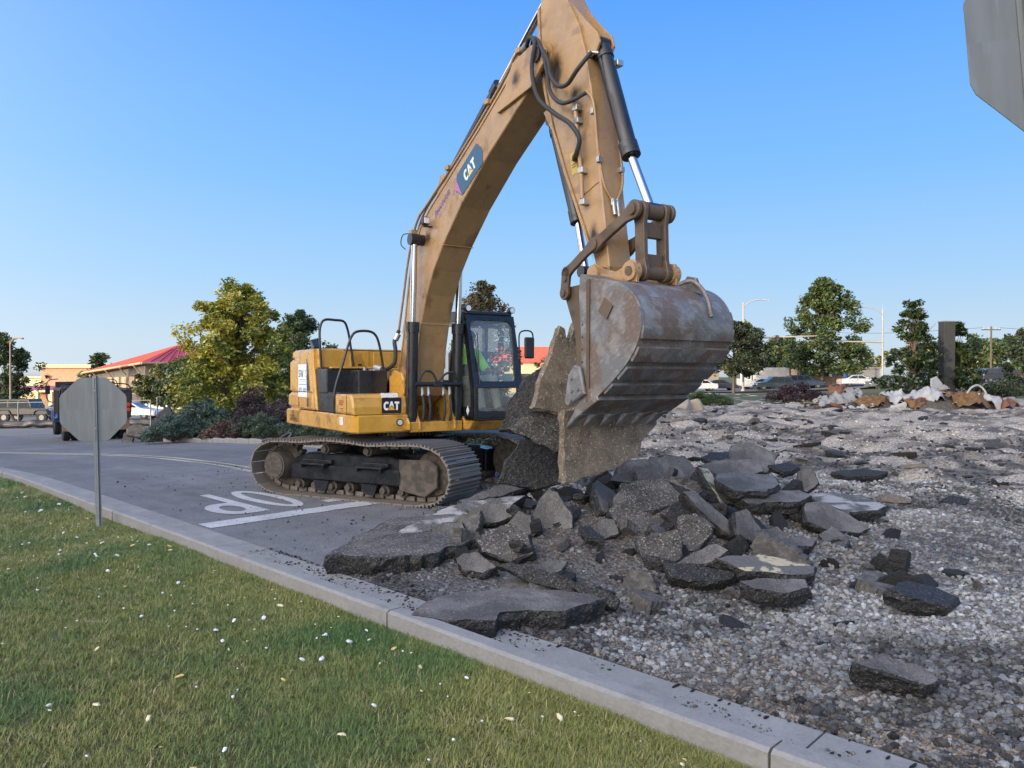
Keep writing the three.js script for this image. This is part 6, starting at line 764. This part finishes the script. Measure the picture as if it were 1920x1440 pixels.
{
  const B = thing('store_building', 'tan brick store front with a cream cornice left of the dump truck', 'building', [-65, -2.6, -112]), brick = mat([.52, .315, .2], { map: tConc, roughness: .9 }), cream = mat([.66, .54, .34], { roughness: .8 });
  part('wall', BX(7.2, 6.0, 8, 0, 3.0, -4, .02), brick, B); part('cornice', [BX(7.7, .35, .5, 0, 5.95, .1), BX(7.9, .16, .6, 0, 6.18, .14)], cream, B); part('side_wing', BX(3.6, 4.4, 6, -5.3, 2.2, -3.5, .02), cream, B); part('wing_cornice', BX(3.8, .25, .4, -5.3, 4.4, -.4), cream, B);
  part('awning', xf(BX(6.4, .1, 1.6, 0, 0, 0), new THREE.Matrix4().makeRotationX(.35).setPosition(-3.4, 2.85, .7)), mat([.2, .06, .15], { roughness: .5 }), B); part('awning_beam', BX(6.4, .3, .2, -3.4, 2.4, 1.3), cream, B);
  for (const x of [-6.2, -3.4, -1.4, -.3]) part('column', BX(.5, 2.4, .5, x, 1.2, 1.2), cream, B); for (const x of [-2.6, 2.5]) { const l = part('wall_lamp', [CYL(.12, .28, V(x, 4.2, .3), V(x, 4.7, .3), 10), BX(.06, .06, .35, x, 4.85, .15)], M.black, B); } part('doorway', BX(2.6, 2.0, .06, 1.6, 1.0, .02), M.carGlass, B); part('canopy_post', BX(.3, 2.4, .3, 2.9, 1.2, 1.2), cream, B);
}
{
  const B = thing('restaurant_building', 'red-roofed restaurant behind the cab and the bucket load', 'building', [1.5, -.3, -90]), red = mat([.6, .09, .06], { roughness: .5 }), cr = mat([.62, .46, .28], { roughness: .8 });
  part('wall', BX(7.5, 3.9, 5, .2, 1.95, -3, .02), cr, B); part('roof', poly([[-.6, 3.8], [.4, 5.7], [6.4, 5.7], [7.0, 3.8]].map(([a, b]) => [a - 3.6, b]), 5.6, .02, -5.8), red, B); part('roof_gable', poly([[1.6, 3.8], [2.9, 5.3], [4.2, 3.8]], .6, .02, -.4), mat([.35, .06, .06], { roughness: .5 }), B); part('gable_wall', poly([[1.9, 3.7], [2.9, 4.8], [3.9, 3.7]], .1, .0, .2), cr, B); for (const x of [-2, 0, 2]) part('window', BX(1.2, 1.3, .06, x, 1.9, -.48), M.carGlass, B);
}
solo('low_building', [BX(6, 2.3, 5, 0, 1.15, 0, .05), BX(6.4, .3, 5.4, 0, 2.4, 0, .05)], mat([.22, .215, .215], { map: tConc }), 'low grey building beyond the street behind the rubbish heap', 'building', null, [57, .9, -128]);
solo('low_building', [BX(10, 2.6, 5, 0, 1.3, 0, .05), BX(10.4, .3, 5.4, 0, 2.7, 0, .05)], mat([.3, .25, .2], { map: tConc }), 'low brown building beyond the street right of the bucket', 'building', null, [32, .1, -140]);
// ---------- chain-link fences ----------
function fence(label, a, b, n, h) {
  const T = thing('chain_link_fence', label, 'fence', [a[0], 0, a[1]]), dx = b[0] - a[0], dz = b[1] - a[1], L = Math.hypot(dx, dz), yat = (f) => H(a[0] + dx * f, a[1] + dz * f); let prev;
  for (let k = 0; k <= n; k++) { const f = k / n, y = yat(f), q = V(dx * f, y, dz * f); part('fence_post', CYL(.045, .045, q, V(q.x, y + h, q.z), 8), M.galv, T); if (prev) { part('rail', CYL(.03, .03, V(prev.x, prev.y + h, prev.z), V(q.x, y + h, q.z), 6), M.galv, T); } prev = q; }
  const w = [], sp = .24, N = Math.ceil((L + h) / sp); for (let k = 0; k < N; k++) for (const s of [1, -1]) { const s0 = k * sp - (s > 0 ? h : 0), s1 = s0 + s * h + (s > 0 ? 0 : 0), c = (q) => clamp(q / L, 0, 1), f0 = c(s > 0 ? s0 : s0), f1 = c(s > 0 ? s0 + h : s0 - h); if (Math.abs(f0 - f1) < .002) continue; w.push(CYL(.003, .003, V(dx * f0, yat(f0) + .03, dz * f0), V(dx * f1, yat(f1) + h, dz * f1), 3)); }
  const m = part('wire_mesh', w, M.galv, T); m.userData.kind = 'stuff'; return T;
}
fence('chain-link fence in front of the black off-roader', [-42, -52], [-23.5, -50], 6, 1.7);
fence('chain-link fence in front of the white pickup truck', [-23.3, -50.5], [-15.5, -52], 3, 1.9);
solo('silt_fence', (() => { const p = []; for (let k = 0; k < 40; k++) p.push([-42 + k * .48, H(-42 + k * .48, -50.5) + .22 + hash(k, 1, 9) * .12, -50.6 + hash(k, 2, 9) * .2]); return TUBE(p, .24, 120, 7); })(), mat([.02, .02, .024], { roughness: .5, bumpMap: tGrimeR, bumpScale: .08 }), 'rumpled black sheeting along the foot of the left fence', 'sheeting');
// ---------- rubbish heap: sheets, boards, carpet, masonry ----------
{
  const R = rng(201), hx = 24.2, hz = -47.5, hh = (x) => 1.25 * Math.exp(-Math.pow((x - 26.2) / 3.0, 2)) + .6 * Math.exp(-Math.pow((x - 20.8) / 1.6, 2)) + .35;
  const cloth = (w, d, seed, lift) => { const g = new THREE.PlaneGeometry(w, d, 14, 12); g.rotateX(-PI / 2); const p = g.attributes.position; for (let i = 0; i < p.count; i++) { const x = p.getX(i), z = p.getZ(i), r = fbm(x * 1.6 + seed, z * 1.6, 3, 0, seed) - .5, f = Math.abs(fbm(x * 2.6, z * 2.6 + seed, 2, 0, seed + 1) - .5); p.setXYZ(i, x * (1 - .15 * f) + r * .2, lift * (1 - Math.pow(2 * Math.abs(x) / w, 2) * .8 - Math.pow(2 * Math.abs(z) / d, 2) * .6) + r * .55 + f * .9, z + (vn(x * 3, z * 3, 0, seed) - .5) * .25); } g.computeVertexNormals(); return g; };
  const CW = mat([.38, .38, .378], { map: tConc, roughness: .9, side: THREE.DoubleSide }), CG = mat([.26, .26, .255], { map: tConc, roughness: .9, side: THREE.DoubleSide }), CB = mat([.27, .155, .075], { map: tSoil, roughness: .95, side: THREE.DoubleSide }), CR = mat([.17, .075, .045], { map: tGrime, roughness: .95, side: THREE.DoubleSide }), WD = mat([.36, .25, .15], { map: tGrime, roughness: .9 });
  const sheetAt = (name, label, cat, m, x, dz, y, w, d, lift, turn, seed, tx = 0) => { w *= .84; d *= .84; lift *= .7; y *= .75; const o = solo(name, cloth(w, d, seed, lift), m, label, cat, 'sheets and carpet on the rubbish heap', [x, y + fieldH(x, hz), hz + dz]); o.rotation.set(tx, turn, 0); return o; };
  sheetAt('membrane_sheet', 'large pale sheet draped like a tent on the rubbish heap', 'sheet', CW, 25.1, 1.0, .55, 2.3, 2.0, .9, .3, 211, .35);
  sheetAt('membrane_sheet', 'white sheet hanging over the right end of the rubbish heap', 'sheet', CW, 28.2, 1.6, .45, 1.9, 1.4, .55, -.4, 212, .3);
  sheetAt('membrane_sheet', 'white sheet lying left of the tent-like sheet', 'sheet', CW, 23.1, 1.2, .75, 2.0, 1.3, .3, .5, 213, .4);
  sheetAt('membrane_sheet', 'small white scrap in front of the rubbish heap', 'sheet', CW, 22.3, 2.8, .05, .9, .9, .4, 1.0, 214, .5);
  sheetAt('membrane_sheet', 'long white strip on the ground left of the rubbish heap', 'sheet', CW, 20.4, 2.2, .02, 2.6, .5, .08, .15, 215);
  sheetAt('membrane_sheet', 'grey sheet at the left end of the rubbish heap', 'sheet', CG, 19.6, .6, .4, 1.9, 1.6, .5, .2, 216, .3);
  sheetAt('membrane_sheet', 'grey sheet behind the brown carpet', 'sheet', CG, 21.2, -.6, .9, 2.4, 1.6, .5, .7, 217, .3);
  sheetAt('membrane_sheet', 'crumpled grey sheet low in front of the brown carpet', 'sheet', CG, 19.0, 1.4, .15, 1.6, 1.0, .35, -.3, 218, .3);
  sheetAt('carpet_piece', 'brown carpet lying in the left of the rubbish heap', 'carpet', CB, 21.6, 1.4, .45, 2.4, 1.6, .35, .2, 219, .45);
  sheetAt('carpet_piece', 'tan brown board-like carpet at the right of the rubbish heap', 'carpet', CB, 27.0, 2.0, .5, 2.5, 1.8, .2, -.1, 220, .5);
  sheetAt('carpet_piece', 'folded brown carpet beside the tent-like sheet', 'carpet', CB, 23.9, 1.8, .25, 1.4, 1.2, .5, .9, 221, .3);
  sheetAt('carpet_piece', 'rust-red crumpled panel at the top left of the rubbish heap', 'carpet', CR, 20.6, -.9, 1.25, 1.6, 1.2, .4, .4, 222, .4);
  sheetAt('carpet_piece', 'dark red panel at the right foot of the rubbish heap', 'carpet', CR, 29.3, 1.6, .2, 1.8, 1.4, .3, .2, 223, .3);
  sheetAt('carpet_piece', 'dark red panel behind the right white sheet', 'carpet', CR, 28.4, .2, .9, 2.4, 1.4, .3, -.3, 224, .3);
  solo('foam_board', poly([[-.35, -.7], [.3, -.8], [.42, .2], [.18, .7], [-.25, .65], [-.42, .2]], .16, .04), CW, 'cream block standing upright on top of the rubbish heap', 'board', null, [26.6, 1.2, hz - .6]).rotation.set(-.2, .2, .25);
  solo('metal_flashing', TUBE([[0, 0, 0], [.3, .5, .1], [.8, .6, 0], [1.1, .1, .2], [1.0, -.6, .3]], .07, 30, 5), CW, 'curled white strip on the right of the rubbish heap', 'strip', null, [27.2, .75, hz + 1.4]);
  for (let k = 0; k < 120; k++) { const x = 18.0 + R() * 12.6, dz = (R() - .4) * 3.8, s = .1 + R() * R() * .4, m = [M.tar, CR, WD, CG, M.slabTop[0]][k % 5], flatp = k % 5 === 2, o = solo(flatp ? 'wood_scrap' : 'rubbish_lump', flatp ? BX(.8 + R() * 1.2, .05, .12 + R() * .2) : rockGeo(800 + k, 1, [1.1, .6, .8]).scale(s, s, s), m, flatp ? 'splintered wooden board on the rubbish heap' : 'lump of demolition waste in the rubbish heap', flatp ? 'board' : 'rubbish', flatp ? 'boards on the rubbish heap' : 'lumps in the rubbish heap', [x, fieldH(x, hz + dz) + hh(x) * (.2 + R() * .75) * Math.max(.1, 1 - Math.abs(dz + .1) / 2.6), hz + dz]); o.rotation.set((R() - .5) * 1, R() * 6, (R() - .5) * 1); }
  structure('rubbish_mound', sheet(40, 16, (u, v) => { const x = 17.6 + u * 14, z = hz + 2.6 - v * 5, e = Math.sin(u * PI) * Math.sin(v * PI); return [x, fieldH(x, z) - .1 + hh(x) * .5 * Math.pow(e, .6) + (fbm(x * 1.6, z * 1.6, 3, 0, 231) - .4) * .5 * e, z]; }), mat([.2, .175, .155], { map: tSoil, bumpMap: tGravelB, bumpScale: .06 }), 'earth and broken masonry under the rubbish heap');
  for (let k = 0; k < 9; k++) { const x = 29.5 + k * .9, z = -54 - k * .25, o = solo('kerb_stone', BX(1.1, .3, .5, 0, 0, 0, .04), CG, 'loose kerb stone right of the rubbish heap', 'kerb stone', 'kerb stones right of the rubbish heap', [x, fieldH(x, z) + .15 + hash(k, 1, 5) * .1, z]); o.rotation.set((R() - .5) * .3, (R() - .5) * .8, (R() - .5) * .3); }
}
// heap of broken asphalt and earth at the end of the shrub island
{
  const R = rng(241); const spots = [[0, .5, .55, 'tan slab leaning on the left of the small dark heap', 2], [.75, .85, .7, 'black slab on top of the small dark heap', 3], [1.5, .7, .65, 'dark slab at the right of the small dark heap', 3], [.4, .25, .5, 'black slab at the foot of the small dark heap', 3], [1.1, .35, .5, 'pale chunk at the foot of the small dark heap', 4], [1.9, .95, .5, 'black slab beside the junipers', 3], [-.4, .15, .45, 'flat grey slab left of the small dark heap', 0], [1.5, .2, .5, 'dark slab low in the small dark heap', 3]];
  spots.forEach(([dx, y, s, label, m], i) => { const x = -14.1 + dx, z = -29.0 - (i % 3) * .3, pts = ell(0, 0, s * (.7 + R() * .3), s * (.5 + R() * .3), 0, 5.6, 6).map(([a, b]) => [a * (.8 + R() * .4), b * (.8 + R() * .4)]), o = shade(new THREE.Mesh(slabGeo(pts, .13, 900 + i), [M.slabTop[m], m === 2 ? M.slabTop[2] : M.tar])); o.name = numbered('asphalt_slab'); o.position.set(x, H(x, z) + y * .9, z); o.rotation.set(-PI / 2 + .5 + R() * .8, (R() - .5) * 1.2, R() * 6); scene.add(o); tag(o, label, 'slab', 'slabs of the small dark heap by the island'); });
  const g = rockGeo(950, 2, [1.5, .55, .8]); solo('earth_heap', g, M.tar, 'core of the small dark heap by the shrub island', 'heap', null, [-13.0, H(-13, -29.4) + .2, -29.6]);
}
// ---------- the operator, seated in the cab ----------
function sdf(fn, c, half, res) {
  const mc = new MarchingCubes(res, undefined, false, false, 60000), n = res; mc.isolation = 0;
  for (let k = 0; k < n; k++) for (let j = 0; j < n; j++) for (let i = 0; i < n; i++) mc.field[k * n * n + j * n + i] = -fn(c[0] + (i - n / 2) / (n / 2) * half, c[1] + (j - n / 2) / (n / 2) * half, c[2] + (k - n / 2) / (n / 2) * half);
  mc.update(); let g = new THREE.BufferGeometry(); g.setAttribute('position', new THREE.BufferAttribute(mc.positionArray.slice(0, mc.count * 3), 3)); g.scale(half, half, half); g.translate(...c); g = mergeVertices(g, 1e-4); g.computeVertexNormals(); return g;
}
{
  const caps = (list, k = .03) => (x, y, z) => { let d = 9; for (const [a, b, r0, r1] of list) { const bx = b[0] - a[0], by = b[1] - a[1], bz = b[2] - a[2], px = x - a[0], py = y - a[1], pz = z - a[2], t = clamp((px * bx + py * by + pz * bz) / (bx * bx + by * by + bz * bz + 1e-9), 0, 1), q = Math.hypot(px - bx * t, py - by * t, pz - bz * t) - lerp(r0, r1, t), h = Math.max(k - Math.abs(d - q), 0) / k; d = Math.min(d, q) - h * h * k * .25; } return d; };
  const O = thing('person', 'operator in a bright lime shirt and dark cap seated in the cab', 'person', [-1.9 + .26 * .55, 0, -13.15 + .26 * .835], -.988), z0 = -.96;
  const torso = [[[.44, 1.76, z0], [.38, 2.0, z0], .15, .14], [[.38, 2.0, z0], [.37, 2.24, z0], .15, .155], [[.37, 2.26, z0 + .13], [.37, 2.26, z0 - .13], .08, .08]];
  const arms = [1, -1].flatMap((s) => [[[.37, 2.27, z0 + s * .19], [.5, 2.03, z0 + s * .27], .065, .05], [[.5, 2.03, z0 + s * .27], [.76, 1.96, z0 + s * .31], .046, .034], [[.76, 1.96, z0 + s * .31], [.86, 1.99, z0 + s * .33], .036, .034], ...[-.024, -.008, .008, .024].map((f) => [[.86, 2.0 - f, z0 + s * (.33 + f * .3)], [.895, 2.01 - f, z0 + s * .305], .011, .009]), [[.84, 2.01, z0 + s * .33], [.86, 2.05, z0 + s * .315], .012, .01]]);
  const legs = [1, -1].flatMap((s) => [[[.46, 1.77, z0 + s * .09], [.92, 1.86, z0 + s * .14], .095, .07], [[.92, 1.86, z0 + s * .14], [1.08, 1.4, z0 + s * .15], .062, .045], [[1.08, 1.36, z0 + s * .15], [1.28, 1.31, z0 + s * .16], .05, .04]]);
  const head = [[[.37, 2.32, z0], [.4, 2.46, z0], .052, .055], [[.41, 2.53, z0], [.42, 2.57, z0], .088, .09], [[.45, 2.47, z0], [.46, 2.49, z0], .055, .06], [[.5, 2.5, z0], [.525, 2.48, z0], .016, .018], [[.41, 2.51, z0 + .085], [.41, 2.54, z0 + .085], .018, .02], [[.41, 2.51, z0 - .085], [.41, 2.54, z0 - .085], .018, .02]];
  const skin = mat([.30, .17, .11], { roughness: .6 });
  part('body', merge([sdf(caps([...torso, ...arms, ...legs, ...head]), [.75, 1.97, z0], .75, 100)]), skin, O);
  part('shirt', sdf(caps([...torso.map(([a, b, r, q]) => [a, b, r + .018, q + .018]), ...[1, -1].map((s) => [[.37, 2.27, z0 + s * .17], [.49, 2.05, z0 + s * .265], .085, .078])], .04), [.42, 2.03, z0], .5, 64), mat([.42, .95, .03], { roughness: .7 }), O);
  part('trousers', sdf(caps(legs.filter((_, i) => i % 3 < 2).map(([a, b, r, q]) => [a, b, r + .016, q + .02]), .04), [.75, 1.65, z0], .6, 64), mat([.3, .27, .22], { roughness: .9 }), O);
  part('boots', sdf(caps(legs.filter((_, i) => i % 3 === 2).map(([a, b, r, q]) => [a, b, r + .01, q + .012])), [1.15, 1.34, z0], .32, 48), mat([.07, .05, .035], { roughness: .8 }), O);
  part('cap', sdf(caps([[[.405, 2.585, z0], [.42, 2.6, z0], .094, .092], [[.5, 2.59, z0 - .03], [.5, 2.59, z0 + .03], .04, .04], [[.54, 2.58, z0 - .03], [.54, 2.58, z0 + .03], .02, .02]], .03), [.45, 2.6, z0], .2, 40), mat([.02, .02, .022], { roughness: .9 }), O);
  part('hair', sdf(caps([[[.36, 2.5, z0], [.37, 2.56, z0], .07, .08]], .03), [.36, 2.54, z0], .18, 32), mat([.03, .02, .015], { roughness: .9 }), O);
  for (const s of [1, -1]) part('eye', new THREE.SphereGeometry(.012, 10, 8).translate(.493, 2.53, z0 + s * .03), mat([.1, .08, .07], { roughness: .2 }), O);
  part('mouth', BX(.008, .008, .045, .512, 2.455, z0, .003), mat([.2, .08, .07], {}), O);
}

solo('plastic_edging', (() => { const g = cl(); return g; })(), M.rubber, 'torn flap of black plastic edging on the island kerb', 'edging', null, [-6.75, H(-6.75, -22.3) + .13, -22.15]);
function cl() { return TUBE([[-.45, 0, 0], [-.2, .06, .02], [0, .02, .05], [.15, .12, .02], [.32, .22, -.04], [.4, .2, 0], [.3, .05, .05]], .05, 30, 5); }
renderer.render(scene, camera);
